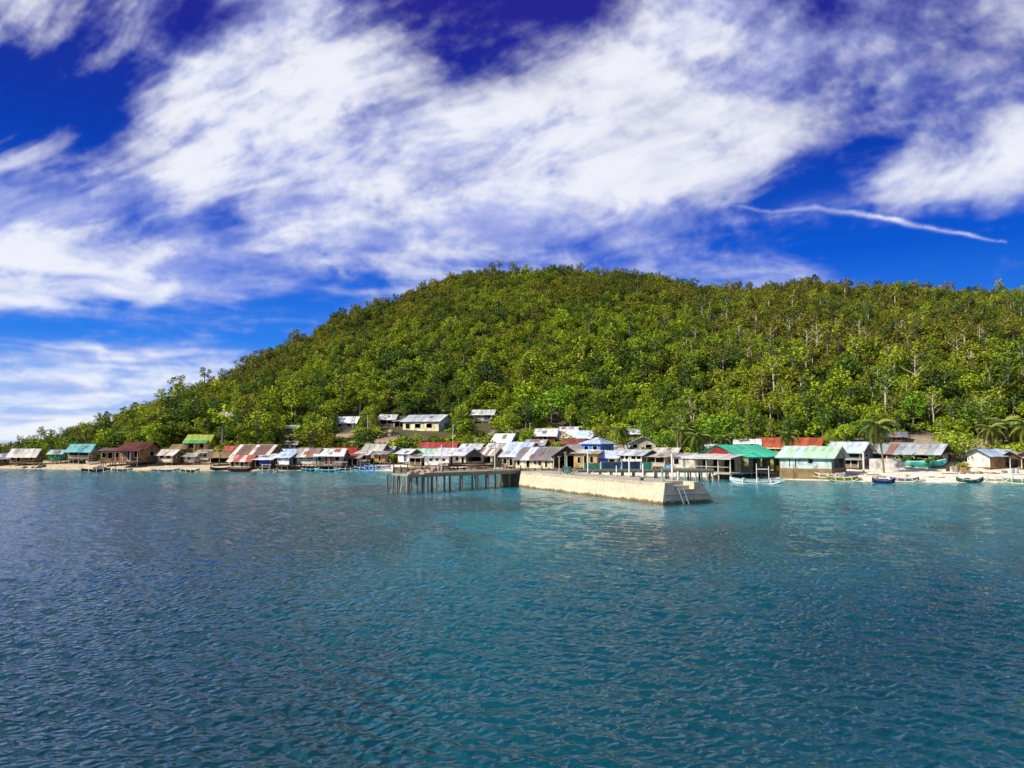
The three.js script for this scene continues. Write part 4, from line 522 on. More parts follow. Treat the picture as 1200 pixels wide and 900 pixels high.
// ---------------------------------------------------------------- old jetty on posts
const jettyA = V(bx(463, 89), 0, -89), jettyB = V(bx(611, 102.5), 0, -102.5);
{
  const G = thing('jetty', 'old concrete jetty on dark posts left of the pier', 'jetty'); G.position.copy(jettyA); const dir = V(0, 0, 0).subVectors(jettyB, jettyA), Lj = dir.length(); G.rotation.y = Math.atan2(-dir.z, dir.x);
  const Y = 2.12, wj = 3.4, pileMat = worn('#8d826e'), paleP = worn('#c2b499'), grey = greyConcrete;   // local +x along, local -z landwards
  const cuts = [1.9, 4.2, 7.2, 10.6, 14, Lj]; for (let i = 0; i < 5; i++) { const a = cuts[i] + 0.02, b = cuts[i + 1] - 0.02, m = part(G, 'deck_slab', boxG(b - a, 0.26, wj), grey); m.position.set((a + b) / 2, Y - 0.13 + (i === 0 ? -0.1 : rr(-0.02, 0.02)), -wj / 2); if (i === 0) m.rotation.z = -0.035; }
  for (let i = 0; i < 5; i++) bar(G, 'edge_beam', grey, (cuts[i] + cuts[i + 1]) / 2, Y - 0.36, -0.16, cuts[i + 1] - cuts[i] - 0.08, 0.24, 0.2);
  const at = (px) => { let t = 0.5; for (let k = 0; k < 12; k++) { const x = jettyA.x + dir.x * t, d = -(jettyA.z + dir.z * t); t += (px - 600 - FOCAL * x / d) / 900 * d / dir.x; } return t * Lj; };
  for (const [px, dia, m] of [[467.5, 0.3, pileMat], [479, 0.34, paleP], [481.5, 0.26, pileMat], [490.5, 0.4, pileMat], [497, 0.36, pileMat], [503.5, 0.34, paleP], [508, 0.4, pileMat], [522.5, 0.32, pileMat], [528.8, 0.36, pileMat], [541, 0.32, pileMat], [555, 0.32, pileMat], [561, 0.28, paleP], [571, 0.34, pileMat], [582, 0.32, pileMat], [588.5, 0.26, paleP], [598, 0.38, pileMat]]) post(G, 'pile', m, at(px), -3.4, Y - 0.26, -0.2, dia * 0.72);
  for (const px of [472, 486, 500, 515, 530, 545, 560, 575, 590]) post(G, 'pile', pileMat, at(px), -3.4, Y - 0.26, -wj + 0.3, 0.2);
  between(G, 'broken_pile', pileMat, V(-0.6, -1.5, 0.3), V(-0.1, Y - 0.1, 0), 0.2); between(G, 'brace', paleP, V(1.0, -0.4, -0.4), V(1.6, Y - 0.3, -0.4), 0.12);
  for (const px of [490.5, 522.5, 555, 582]) bar(G, 'cross_beam', grey, at(px), Y - 0.38, -wj / 2, 0.3, 0.26, wj - 0.7);
  const rail = worn('#5c4433'), x0 = at(532), x1 = Lj - 0.3; for (let i = 0; i <= 7; i++) post(G, 'rail_post', i % 3 ? rail : palePost, lerp(x0, x1, i / 7), Y, Y + 0.95, -wj + 0.25, 0.1);
  for (const y of [0.3, 0.58, 0.9]) for (let i = 0; i < 7; i++) { const m = bar(G, 'rail_board', i % 3 ? rail : tanWood, lerp(x0, x1, (i + 0.5) / 7), Y + y, -wj + 0.32, (x1 - x0) / 7 + 0.05, 0.16, 0.04); m.rotation.z = rr(-0.015, 0.015); }
  const endBlock = thing('abutment', 'dark concrete abutment where jetty meets the pier', 'abutment'); endBlock.position.copy(G.position); endBlock.rotation.copy(G.rotation); const am = part(endBlock, 'block', boxG(1.5, 5, wj + 0.2), worn('#77694c')); am.position.set(Lj - 0.1, Y - 0.3 - 2.5, -wj / 2);
  // rubble and odds and ends lying on the jetty
  const rubble = worn('#c9a896'), r = rngOf(31);
  const chunk = (i) => { const g = new THREE.IcosahedronGeometry(1, 1), p = g.attributes.position; for (let k = 0; k < p.count; k++) { const q = 0.72 + 0.5 * vnoise(p.getX(k) * 1.7 + i * 9, p.getY(k) * 1.7 + p.getZ(k) * 2.3 + 40); p.setXYZ(k, p.getX(k) * q, p.getY(k) * q, p.getZ(k) * q); } g.computeVertexNormals(); return g; };
  const shapes = [0, 1, 2, 3].map(chunk), cosx = Math.cos(G.rotation.y), sinx = Math.sin(G.rotation.y);
  for (let i = 0; i < 16; i++) { const u = 2.1 + r() * 4.4, v = -0.3 - r() * 2.6, s = 0.14 + 0.24 * r(), m = new THREE.Mesh(shapes[i & 3], i % 3 ? rubble : worn('#b5a488')); m.name = numbered('rubble_block'); m.position.set(jettyA.x + cosx * u + sinx * v, Y - 0.06 - 0.05 + s * 0.45, jettyA.z - sinx * u + cosx * v); m.scale.set(s * (1 + r()), s * (0.6 + 0.5 * r()), s * (0.8 + r())); m.rotation.y = r() * 6; m.castShadow = m.receiveShadow = true; scene.add(tag(m, 'broken pinkish concrete rubble on the left end of the jetty', 'rubble', 'rubble on the jetty')); }
  { const m = new THREE.Mesh(shapes[2], M('#c97f93', 0.9)); m.name = 'cloth_bundle'; const u = at(515), v = -1.2; m.position.set(jettyA.x + cosx * u + sinx * v, Y + 0.24, jettyA.z - sinx * u + cosx * v); m.scale.set(0.3, 0.34, 0.3); scene.add(tag(m, 'pink cloth bundle lying on the jetty', 'bundle')); }
  for (const [px, h, lab] of [[527, 3.4, 'tall thin pole on jetty left of its railing'], [589.5, 3.2, 'white pole on the jetty near the pier']]) { const g = thing('pole', lab, 'pole'); const u = at(px), v = -1.6; g.position.set(jettyA.x + cosx * u + sinx * v, Y - 0.05, jettyA.z - sinx * u + cosx * v); post(g, 'shaft', M('#d6d2c8', 0.7), 0, 0, h, 0, 0.11); post(g, 'base', greyConcrete, 0, 0, 0.25, 0, 0.34); }
}
// ---------------------------------------------------------------- walkway on posts behind the pier, with screens
{
  const d = 113, G = thing('walkway', 'grey walkway on posts behind the pier', 'walkway'), x0 = bx(676, d), x1 = bx(834, d), Y = heightAt(549.5, d); G.position.set(x0, 0, -d);
  const Lw = x1 - x0, n = 9, dm = worn('#77766c'); for (let i = 0; i < n; i++) { const m = part(G, 'deck_slab', boxG(Lw / n - 0.03, 0.24, 1.8), dm); m.position.set(Lw * (i + 0.5) / n, Y - 0.12 + rr(-0.02, 0.02), 0); bar(G, 'side_beam', worn('#5f5f55'), Lw * (i + 0.5) / n, Y - 0.36, 0.8, Lw / n - 0.06, 0.3, 0.14); }
  for (let i = 0; i <= 12; i++) for (const z of [0.7, -0.7]) post(G, 'pile', i % 3 ? worn('#6a6456') : palePost, Lw * i / 12 * 0.985 + 0.1, -3, Y - 0.24, z, 0.24);
  const scr = (b0, b1, yT, yB, hex, label) => { const g = thing('screen', label, 'screen', 'screens along the walkway'), sx0 = bx(b0, d), sx1 = bx(b1, d), h1 = heightAt(yT, d), h0 = heightAt(yB, d), w = sx1 - sx0; g.position.set(sx0, Y, -d); const cg = new THREE.BoxGeometry(w - 0.16, h1 - h0 - 0.08, 0.03, 16, 4, 1), p = cg.attributes.position; for (let i = 0; i < p.count; i++) p.setZ(i, p.getZ(i) + 0.05 * Math.sin(p.getX(i) * 5 + p.getY(i) * 2)); cg.computeVertexNormals(); const m = part(g, 'panel', cg, M(hex, 0.6)); m.position.set(w / 2, (h0 + h1) / 2 - Y + 0.05, 0.62); for (const x of [0.05, w - 0.05]) post(g, 'upright', x < 1 ? M('#a9d4cc', 0.7) : palePost, x, 0, h1 - Y + 0.12, 0.62, 0.12); bar(g, 'top_rail', tanWood, w / 2, h1 - Y + 0.04, 0.56, w, 0.07, 0.07); };
  scr(683, 703, 543, 549.5, '#2f6a4a', 'dark green screen at the left end of the walkway');
  scr(703, 727, 541.5, 549.5, '#17354f', 'dark navy screen below the bright blue tarpaulin');
  scr(727, 749.5, 541, 549.5, '#14294a', 'dark blue screen below the white sheet wall');
  scr(749.5, 763, 542, 549.5, '#0f6e58', 'emerald green screen right of the dark blue screens');
  scr(776, 784, 545, 549.5, '#7fa9cf', 'small light blue screen near the tall bent lamp post');
}
for (const [b, d, yT, h, lab] of [[655, 122, 535, 0, 'pale pole in front of dark boathouse, left one'], [662, 122, 530, 0, 'pale pole in front of dark boathouse, right one'], [557, 160, 513, 0, 'slender pole rising behind the roofs above the jetty'], [531, 168, 498, 0, 'utility pole below the big cream hillside house'], [621, 175, 496, 0, 'utility pole among trees above the white slope cottage'], [431, 186, 487, 0, 'bare pole on the slope left of the grey shed'], [1010, 124, 529, 0, 'thick white post at the beach house corner'], [968, 118, 535, 0, 'curved white post at the warehouse corner']]) {
  const g = thing('pole', lab, 'pole'), x = bx(b, d), y0 = Math.max(0, ground(x, -d)); g.position.set(x, y0, -d); const top = heightAt(yT, d) - y0; post(g, 'shaft', M('#cfc9ba', 0.8), 0, -0.4, top, 0, b > 900 ? 0.3 : 0.1); bar(g, 'cap', M('#9c9688', 0.8), 0, top, 0, b > 900 ? 0.36 : 0.6, 0.09, b > 900 ? 0.36 : 0.1);
}

// timber bulkhead along the shore between the jetty and the pier: posts and boards
{
  const r = rngOf(808), b0 = 462, b1 = 676, n = 26, G = thing('bulkhead', 'brown timber bulkhead along the shore behind the jetty', 'bulkhead'), tones = [worn('#6b543e'), worn('#7f6a50'), worn('#55432f'), worn('#93826a')];
  for (let i = 0; i < n; i++) { const a = lerp(b0, b1, i / n), c = lerp(b0, b1, (i + 1) / n), pa = V(bx(a, shoreD(a) - 3), 0, -shoreD(a) + 3), pb = V(bx(c, shoreD(c) - 3), 0, -shoreD(c) + 3), yaw = Math.atan2(pa.z - pb.z, pb.x - pa.x), len = pa.distanceTo(pb); post(G, 'bulkhead_post', tones[i & 3], pa.x, -2, 1.0 + 0.5 * r(), pa.z + 0.12, 0.2); for (let k = 0; k < 3; k++) { const m = bar(G, 'board', tones[Math.floor(r() * 4)], (pa.x + pb.x) / 2, 0.12 + k * 0.3, (pa.z + pb.z) / 2, len - 0.02, 0.27, 0.06); m.rotation.y = yaw; m.rotation.z = (r() - 0.5) * 0.03; } }
  const kinds = [['plank_stack', 'stack of grey brown planks on the shore behind the jetty', 'planks', 'plank stacks behind the jetty'], ['net_heap', 'heap of greenish fishing net on the shore behind the jetty', 'net', 'net heaps behind the jetty'], ['basket', 'woven basket on the shore behind the jetty', 'basket', 'baskets behind the jetty']];
  const heap = new THREE.SphereGeometry(1, 14, 8, 0, 6.2832, 0, 1.57), hp = heap.attributes.position; for (let i = 0; i < hp.count; i++) { const q = 0.75 + 0.5 * vnoise(hp.getX(i) * 2.5 + 3, hp.getZ(i) * 2.5 + hp.getY(i)); hp.setXYZ(i, hp.getX(i) * q, hp.getY(i) * q, hp.getZ(i) * q); } heap.computeVertexNormals();
  const bask = new THREE.LatheGeometry([[0.01, 0.02], [0.28, 0.02], [0.4, 0.5], [0.43, 0.52], [0.37, 0.5], [0.26, 0.06], [0.01, 0.05]].map(([p, q]) => new THREE.Vector2(p, q)), 14);
  for (let i = 0; i < 24; i++) { const b = lerp(464, 672, (i + r() * 0.8) / 24), d = shoreD(b) - 1.6 + r() * 2.6, x = bx(b, d), k = i % 3, g = thing(...kinds[k]); g.position.set(x, Math.max(0.05, ground(x, -d)) - 0.03, -d); g.rotation.y = r() * 3; if (k === 0) for (let q = 0; q < 5; q++) bar(g, 'plank', tones[q & 3], (r() - 0.5) * 0.2, 0.1 + q * 0.15, (r() - 0.5) * 0.2, 1.8 + r(), 0.12, 0.4).rotation.y = (r() - 0.5) * 0.2; else if (k === 1) { const m = part(g, 'net', heap, worn(i & 1 ? '#4f6f5c' : '#7c8a6a')); m.scale.set(0.9, 0.6, 0.7); part(g, 'float_line', new THREE.TorusGeometry(0.55, 0.05, 6, 16).rotateX(1.57), M('#c96a3a', 0.7)).position.y = 0.34; } else { part(g, 'bowl', bask, worn('#a88a58')); part(g, 'rim', new THREE.TorusGeometry(0.42, 0.03, 6, 18).rotateX(1.57), worn('#8a6c40')).position.y = 0.52; } }
}
// ---------------------------------------------------------------- boats
function hullG(L, B, H, sheer) { // a slender canoe hull with raised ends, open on top, with an inside
  const out = newOut(), n = 18, m = 6, ring = (inset) => { const o = out.p.length / 3; for (let i = 0; i <= n; i++) { const t = i / n * 2 - 1, w = B / 2 * Math.pow(Math.max(0, 1 - t * t * t * t), 0.75) - inset, up = sheer * t * t * Math.abs(t), keel = 0.55 * H * Math.pow(Math.abs(t), 3.5) + (inset ? 0.09 : 0); for (let j = 0; j <= m; j++) { const a = j / m * 2 - 1, s = Math.sign(a), q = Math.abs(a); out.p.push(t * L / 2 * (1 - inset * 0.25), lerp(keel, H + up, Math.pow(q, 1.6)), s * Math.max(0.015, w) * Math.pow(q, 0.55)); } } return o; };
  const a = ring(0), b = ring(0.05), k = m + 1; for (let i = 0; i < n; i++) for (let j = 0; j < m; j++) { const p = a + i * k + j, q = b + i * k + j; out.i.push(p, p + k, p + 1, p + 1, p + k, p + k + 1, q, q + 1, q + k, q + 1, q + k + 1, q + k); }
  for (let i = 0; i < n; i++) for (const j of [0, m]) { const p = a + i * k + j, q = b + i * k + j; j ? out.i.push(p, p + k, q, q, p + k, q + k) : out.i.push(p, q, p + k, q, q + k, p + k); }
  const g = geoOf(out), uv = []; for (let i = 0; i < out.p.length / 3; i++) uv.push(out.p[i * 3], out.p[i * 3 + 1] + out.p[i * 3 + 2] * 0.4); g.setAttribute('uv', new THREE.Float32BufferAttribute(uv, 2)); return g;
}
const bamboo = M('#d8cba4', 0.6);
function boat(name, label, o) {
  const { x0, x1, y } = o, bc = (x0 + x1) / 2, d = o.d ?? landAt(bc, y), az = Math.atan((bc - 600) / FOCAL), turn = (o.turn ?? 0) * Math.PI / 180, L = (x1 - x0) * d / FOCAL * Math.cos(az) / Math.cos(turn);
  const g = thing(name, label, 'boat', 'boats along the shore'), x = bx(bc, d), gy = Math.max(o.dry ? -9 : -0.12, ground(x, -d)); g.position.set(x, gy + (o.lift ?? 0), -d); g.rotation.y = -az + turn;
  const B = o.beam ?? Math.max(0.7, L * 0.1), H = o.h ?? Math.max(0.5, L * 0.085), hm = worn(o.hull, 0.6), rim = M(o.rim ?? '#e6e2d8', 0.6);
  const hull = part(g, 'hull', hullG(L, B, H, o.sheer ?? H * 0.6), hm);
  const n = 16; for (const s of [1, -1]) { const pts = []; for (let i = 0; i <= n; i++) { const t = i / n * 2 - 1; pts.push(V(t * L / 2, H + (o.sheer ?? H * 0.6) * t * t * Math.abs(t) + 0.02, s * B / 2 * Math.pow(Math.max(0, 1 - t * t * t * t), 0.75))); } part(g, 'gunwale', new THREE.TubeGeometry(new THREE.CatmullRomCurve3(pts), 20, 0.05, 5), rim); }
  for (const t of [-0.25, 0.05, 0.3]) bar(g, 'thwart', rim, t * L, H * 0.78, 0, 0.24, 0.05, B * 0.92);
  if (o.rig !== false) { const R = o.reach ?? Math.max(1.5, B * 2.2), fm = o.float ? M(o.float, 0.6) : bamboo; for (const s of [1, -1]) { part(g, 'outrigger_float', new THREE.TubeGeometry(new THREE.CatmullRomCurve3([V(-L * 0.42, 0.3, s * R), V(-L * 0.3, 0.13, s * R), V(L * 0.3, 0.13, s * R), V(L * 0.44, 0.42, s * R)]), 16, 0.07, 6), fm); }
    for (const t of [-0.24, 0.02, 0.26]) part(g, 'outrigger_arm', new THREE.TubeGeometry(new THREE.CatmullRomCurve3([V(t * L, 0.18, -R), V(t * L, H + 0.2, -R * 0.55), V(t * L, H + 0.16, 0), V(t * L, H + 0.2, R * 0.55), V(t * L, 0.18, R)]), 16, 0.05, 5), fm); }
  if (o.roof) { const [u0, u1, hex, hh = 1.3] = o.roof; const cx = (u0 + u1) / 2 * L, w = (u1 - u0) * L; for (const a of [u0, u1]) for (const s of [1, -1]) post(g, 'canopy_post', palePost, a * L, H * 0.7, H + hh, s * B * 0.42, 0.07); const cg = new THREE.CylinderGeometry(B * 1.1, B * 1.1, w + 0.4, 10, 1, true, -0.62, 1.24).rotateZ(Math.PI / 2).rotateX(-Math.PI / 2); part(g, 'canopy', new THREE.BoxGeometry(w + 0.4, 0.07, B * 1.15), M(hex, 0.7)).position.set(cx, H + hh, 0); }
  if (o.mast) for (const [u, hh] of o.mast) post(g, 'mast', M('#e6e4de', 0.6), u * L, H * 0.3, H + hh, 0, 0.09);
  if (o.boom) between(g, 'boom', M('#e6e4de', 0.6), V(o.boom[0] * L, H + o.boom[2], 0), V(o.boom[1] * L, H + o.boom[2], 0), 0.08);
  if (o.load) for (const [u, w, hh, hex] of o.load) { const m = bar(g, 'cargo', M(hex, 0.8), u * L, H * 0.6 + hh / 2, rr(-0.1, 0.1), w, hh, B * 0.6); m.rotation.y = rr(-0.3, 0.3); }
  if (o.tilt) g.rotation.z = o.tilt;
  return g;
}
boat('outrigger_boat', 'dark narrow boat with pale cargo before the brown house', { x0: 98, x1: 132, y: 552.6, hull: '#27323a', rim: '#39464e', h: 0.5, load: [[-0.02, 0.9, 0.7, '#d9c9b0'], [0.12, 0.6, 1.0, '#c9a090'], [0.22, 0.7, 0.8, '#e0dcd2'], [0.34, 0.5, 0.6, '#8a5a44']] });
boat('outrigger_boat', 'white beached boat below the turquoise roofed stilt house', { x0: 103, x1: 120, y: 544.5, dry: true, hull: '#e3ded2', rig: false });
boat('outrigger_boat', 'grey outrigger boat under the big brown house', { x0: 134, x1: 158, y: 551.8, hull: '#8b9094', h: 0.45 });
boat('outrigger_boat', 'pale outrigger boat in front of the brown plank hut', { x0: 179, x1: 213, y: 552.8, hull: '#b8c2be', rim: '#dfe2da', h: 0.5 });
boat('outrigger_boat', 'white edged dark outrigger boat below the tiny off-white hut', { x0: 214, x1: 236, y: 553, hull: '#59605c', rim: '#e8e6de', h: 0.5 });
boat('rowing_boat', 'dark brown boat below the thatched shack', { x0: 248, x1: 272, y: 551.5, hull: '#3c3128', rim: '#6f5f4c', rig: false, h: 0.5 });
boat('rowing_boat', 'red brown boat before the rusty pink roofed hut', { x0: 269, x1: 297, y: 552.6, hull: '#6e2f26', rim: '#8d5140', rig: false, h: 0.6 });
boat('outrigger_boat', 'white boat with small white canopy near the blue tarpaulin', { x0: 303, x1: 328, y: 553.3, hull: '#dfe3dc', rim: '#9fb09c', roof: [-0.28, 0.1, '#eef0f2', 1.0] });
boat('outrigger_boat', 'dark teal outrigger boat under the long stilt house', { x0: 354, x1: 376, y: 552.3, hull: '#3d7f8a', rim: '#9fd0d4', float: '#7fb8bc' });
boat('outrigger_boat', 'bright turquoise outrigger boat below the broad white roof', { x0: 371, x1: 401, y: 553.3, hull: '#3aa6b2', rim: '#b4e4e6', float: '#8fd0d4' });
boat('outrigger_boat', 'boat with white canopy left of the blue boats', { x0: 392, x1: 418, y: 551.8, hull: '#2f6f8a', rim: '#7fb0c4', roof: [-0.38, 0.06, '#e8eaec', 1.3] });
boat('outrigger_boat', 'blue outrigger boat with grey canopy below the grey house', { x0: 416, x1: 440, y: 551.3, hull: '#3f78b8', rim: '#bcd4ea', roof: [-0.2, 0.24, '#aab4b8', 1.5], float: '#9cc0e0' });
boat('outrigger_boat', 'deep blue boat left of the white outrigger boat', { x0: 428, x1: 447, y: 551, hull: '#1f5fc0', rim: '#8fb8ea', float: '#6fa0e0', h: 0.65 });
boat('outrigger_boat', 'white outrigger boat moored left of the jetty end', { x0: 435, x1: 459, y: 550.2, hull: '#d5dbe0', rim: '#5f9ac8', h: 0.6 });
boat('outrigger_boat', 'large white outrigger boat with mast in front of green house', { x0: 853, x1: 917, y: 565.8, hull: '#e9ebe8', rim: '#6f9a90', h: 0.55, sheer: 0.35, beam: 0.9, reach: 1.7, float: '#ecece8', mast: [[0.0, 2.3], [0.22, 1.9]], boom: [0.0, 0.22, 1.5], turn: -6 });
boat('outrigger_boat', 'olive green outrigger boat with tangled arms at right beach', { x0: 966, x1: 1003, y: 563.8, hull: '#7f8a2c', rim: '#c9c6a8', h: 0.5, turn: 8 });
boat('outrigger_boat', 'grey outrigger boat pulled up against the stone seawall', { x0: 950, x1: 988, y: 561.5, hull: '#a9aca4', rim: '#dedcd2', h: 0.5, turn: -12, lift: 0.25 });
boat('rowing_boat', 'navy blue boat with high bow on the right beach', { x0: 1019, x1: 1046, y: 566.2, hull: '#1e2452', rim: '#5a6494', rig: false, h: 0.5, sheer: 0.45, beam: 0.9, load: [[-0.12, 0.7, 0.4, '#2c3570'], [0.1, 0.6, 0.4, '#39427c']] });
boat('outrigger_boat', 'grey blue outrigger boat right of the navy boat', { x0: 1040, x1: 1074, y: 564.6, hull: '#6a6f8c', rim: '#b4b3b8', h: 0.45 });
boat('hull', 'long turquoise hull lying on the beach by the low wall', { x0: 1050, x1: 1106, y: 547.5, dry: true, hull: '#3cbfae', rim: '#dff0ec', rig: false, h: 0.95, beam: 1.4, sheer: 0.3, tilt: 0.03, turn: -10 });
boat('rowing_boat', 'small grey boat standing beside the palm on the beach', { x0: 1038, x1: 1051, y: 548.2, dry: true, hull: '#7c8080', rim: '#c4c6c2', rig: false, h: 0.7, beam: 0.9 });
boat('rowing_boat', 'dark green boat at the water line of the right beach', { x0: 1117, x1: 1149, y: 565.6, hull: '#2a4a3a', rim: '#a8b0a0', rig: false, h: 0.45, sheer: 0.5, load: [[-0.1, 0.8, 0.4, '#2a3f58']] });
boat('outrigger_boat', 'pale green outrigger boat at the right picture edge', { x0: 1170, x1: 1216, y: 566.2, hull: '#6f9a84', rim: '#dfe6da', h: 0.6, roof: [-0.2, 0.14, '#8f9488', 0.6] });
boat('outrigger_boat', 'thin grey outrigger boat between the two green boats', { x0: 1144, x1: 1180, y: 564.6, hull: '#9fa89c', rim: '#dcd9cc', h: 0.4 });
// ---------------------------------------------------------------- things lying about on the beach
{
  const r = rngOf(52), drum = new THREE.LatheGeometry([[0, 0], [0.29, 0], [0.3, 0.03], [0.29, 0.28], [0.305, 0.3], [0.29, 0.32], [0.29, 0.56], [0.305, 0.58], [0.29, 0.6], [0.29, 0.86], [0.3, 0.88], [0, 0.88]].map(([a, b]) => new THREE.Vector2(a, b)), 14);
  const putOn = (m, b, d) => { const x = bx(b, d); m.position.set(x, Math.max(0, ground(x, -d)) - 0.03, -d); m.rotation.y = r() * 6; };
  [['#5a3a2c', 'dark brown drum left of the white beach hut'], ['#b9b4a6', 'pale drum beside the dark brown drum on the beach'], ['#7c4a34', 'rusty drum nearest the white beach hut'], ['#8f8a7c', 'grey drum in front of the rusty drum']].forEach(([hex, lab], i) => { const g = thing('drum', lab, 'drum', 'drums on the beach'); putOn(g, [1108, 1112.5, 1122, 1118][i], [124, 123, 123.5, 121.5][i]); part(g, 'barrel', drum, worn(hex)); bar(g, 'bung', M('#2c2622'), 0.15, 0.89, 0, 0.07, 0.03, 0.07); });
  [['#d08a3a', 1126, 123.2, 'orange brown crate on the beach left of white hut'], ['#cfc6b0', 1115, 124.6, 'pale crate behind the drums on the beach'], ['#8a7a5a', 1129, 121.8, 'brown crate close to the white hut corner']].forEach(([hex, b, d, lab]) => { const g = thing('crate', lab, 'crate', 'crates on the beach'); putOn(g, b, d); for (const y of [0.12, 0.38, 0.64]) { bar(g, 'slat', worn(hex), 0, y, 0.42, 0.9, 0.2, 0.05); bar(g, 'slat', worn(hex), 0, y, -0.42, 0.9, 0.2, 0.05); bar(g, 'slat', worn(hex), 0.46, y, 0, 0.05, 0.2, 0.8); bar(g, 'slat', worn(hex), -0.46, y, 0, 0.05, 0.2, 0.8); } bar(g, 'bottom', worn(hex), 0, 0.03, 0, 0.84, 0.04, 0.76); });
  for (const [b, lab] of [[1181, 'light grey plastic tub left one before the shelter'], [1187, 'light grey plastic tub right one before the shelter']]) { const g = thing('tub', lab, 'tub', 'tubs before the shelter'); putOn(g, b, 119.5); part(g, 'bowl', new THREE.LatheGeometry([[0.01, 0.02], [0.36, 0.02], [0.44, 0.7], [0.48, 0.72], [0.42, 0.7], [0.34, 0.06], [0.01, 0.05]].map(([a, c]) => new THREE.Vector2(a, c)), 16), M('#bccad0', 0.5)); bar(g, 'handle', M('#8d989c', 0.5), 0.49, 0.6, 0, 0.05, 0.06, 0.3); }
  // driftwood, planks
  for (let i = 0; i < 12; i++) { const b = [1010, 1028, 1065, 1092, 1104, 1120, 1140, 1150, 1160, 1168, 985, 1036][i], d = [119, 118, 117, 114.5, 114, 118, 119.5, 120, 119, 118.5, 117.5, 116][i], x = bx(b, d), y = Math.max(0, ground(x, -d)), a = r() * 0.7 - 0.35, l = 0.9 + r() * 1.6, m = new THREE.Mesh(POST, worn(i % 2 ? '#8d7358' : '#b49a78')); m.name = numbered('driftwood'); m.position.set(x, y + 0.07, -d); m.scale.set(0.13, l, 0.13); m.rotation.set(0, 0, Math.PI / 2 - 0.03, 'YXZ'); m.rotation.y = a; m.castShadow = m.receiveShadow = true; scene.add(tag(m, 'bleached driftwood stick lying on the right beach sand', 'driftwood', 'driftwood on the right beach')); }
  // stones on the shore
  const stone = [0, 1, 2].map((i) => { const g = new THREE.IcosahedronGeometry(1, 1), p = g.attributes.position; for (let k = 0; k < p.count; k++) { const q = 0.75 + 0.5 * vnoise(p.getX(k) * 1.5 + i * 7, p.getY(k) * 1.5 + p.getZ(k) * 2 + 80); p.setXYZ(k, p.getX(k) * q, p.getY(k) * q * 0.7, p.getZ(k) * q); } g.computeVertexNormals(); return g; });
  const spots = []; for (let i = 0; i < 46; i++) { const zone = i % 4; const b = zone === 0 ? rrr(30, 60) : zone === 1 ? rrr(1125, 1200) : zone === 2 ? rrr(425, 470) : rrr(1000, 1100); const s = zone === 2 ? rrr(26, 44) : zone === 1 ? rrr(7.5, 10.5) : rrr(0.5, 4); spots.push([b, shoreD(b) + s, zone]); }
  function rrr(a, b) { return a + (b - a) * r(); }
  const zoneLabel = ['dark stone on the left end beach', 'grey stone in the row below the white beach hut', 'pale rock on the bare earth slope', 'light stone on the right beach sand'], zoneGroup = ['stones on the left beach', 'stones below the beach hut', 'rocks on the bare slope', 'stones on the right beach'], zoneHex = ['#5a5142', '#8f8672', '#b39c7c', '#b5a88c'];
  for (const [b, d, z] of spots) { const x = bx(b, d), s = z === 2 ? rrr(0.35, 0.9) : rrr(0.15, 0.45), m = new THREE.Mesh(stone[Math.floor(r() * 3)], worn(zoneHex[z])); m.name = numbered('stone'); m.position.set(x, Math.max(0, ground(x, -d)) + s * 0.2, -d); m.scale.setScalar(s); m.rotation.y = r() * 6; m.castShadow = m.receiveShadow = true; scene.add(tag(m, zoneLabel[z], 'stone', zoneGroup[z])); }
}
// ---------------------------------------------------------------- palms
function frondG(seed, L, droop) { // one feather-shaped leaf: a rib and two rows of leaflets
  const r = rngOf(seed), out = newOut(), n = 15, rib = []; for (let i = 0; i <= n; i++) { const t = i / n; rib.push(V(L * t * (1 - 0.16 * droop * t), L * (0.42 * t - (0.55 + 0.5 * droop) * t * t), 0)); }
  for (let i = 0; i < n; i++) limb(out, rib[i], rib[i + 1], 0.02 * (1 - i / n) + 0.005, 0.02 * (1 - (i + 1) / n) + 0.004, 3);
  for (let i = 2; i < n; i++) for (const s of [1, -1]) for (const q of [0, 0.33, 0.67]) { const a = rib[i].clone().lerp(rib[Math.min(n, i + 1)], q), t = (i + q) / n, l = L * 0.27 * Math.sin(Math.PI * Math.min(1, 0.12 + t * 0.86)) * (0.8 + 0.4 * r()) + 0.1, o = out.p.length / 3, w = 0.014 + 0.01 * r(); const tip = V(a.x + l * 0.5, a.y - l * (0.45 + 0.3 * r()), s * l * 0.8), mid = a.clone().lerp(tip, 0.45); mid.y += l * 0.08; out.p.push(a.x - w, a.y, a.z, a.x + w, a.y, a.z, mid.x + w * 1.2, mid.y, mid.z, mid.x - w * 1.2, mid.y, mid.z, tip.x, tip.y, tip.z); out.i.push(o, o + 1, o + 2, o, o + 2, o + 3, o + 3, o + 2, o + 4); }
  out.c = []; return geoOf(out);
}
const FRONDS = [0, 1, 2, 3].map((i) => frondG(60 + i, 1, [0.5, 1.1, 1.7, 2.3][i])), NUT = new THREE.IcosahedronGeometry(0.13, 1);
const palmLeaf = [0x768f2c, 0x667f28, 0x8a9436, 0x97874a].map((h) => new THREE.MeshPhysicalMaterial({ color: h, roughness: 0.55, transmission: 0.22, thickness: 0, side: THREE.DoubleSide })), palmBark = worn('#6b5d4a');
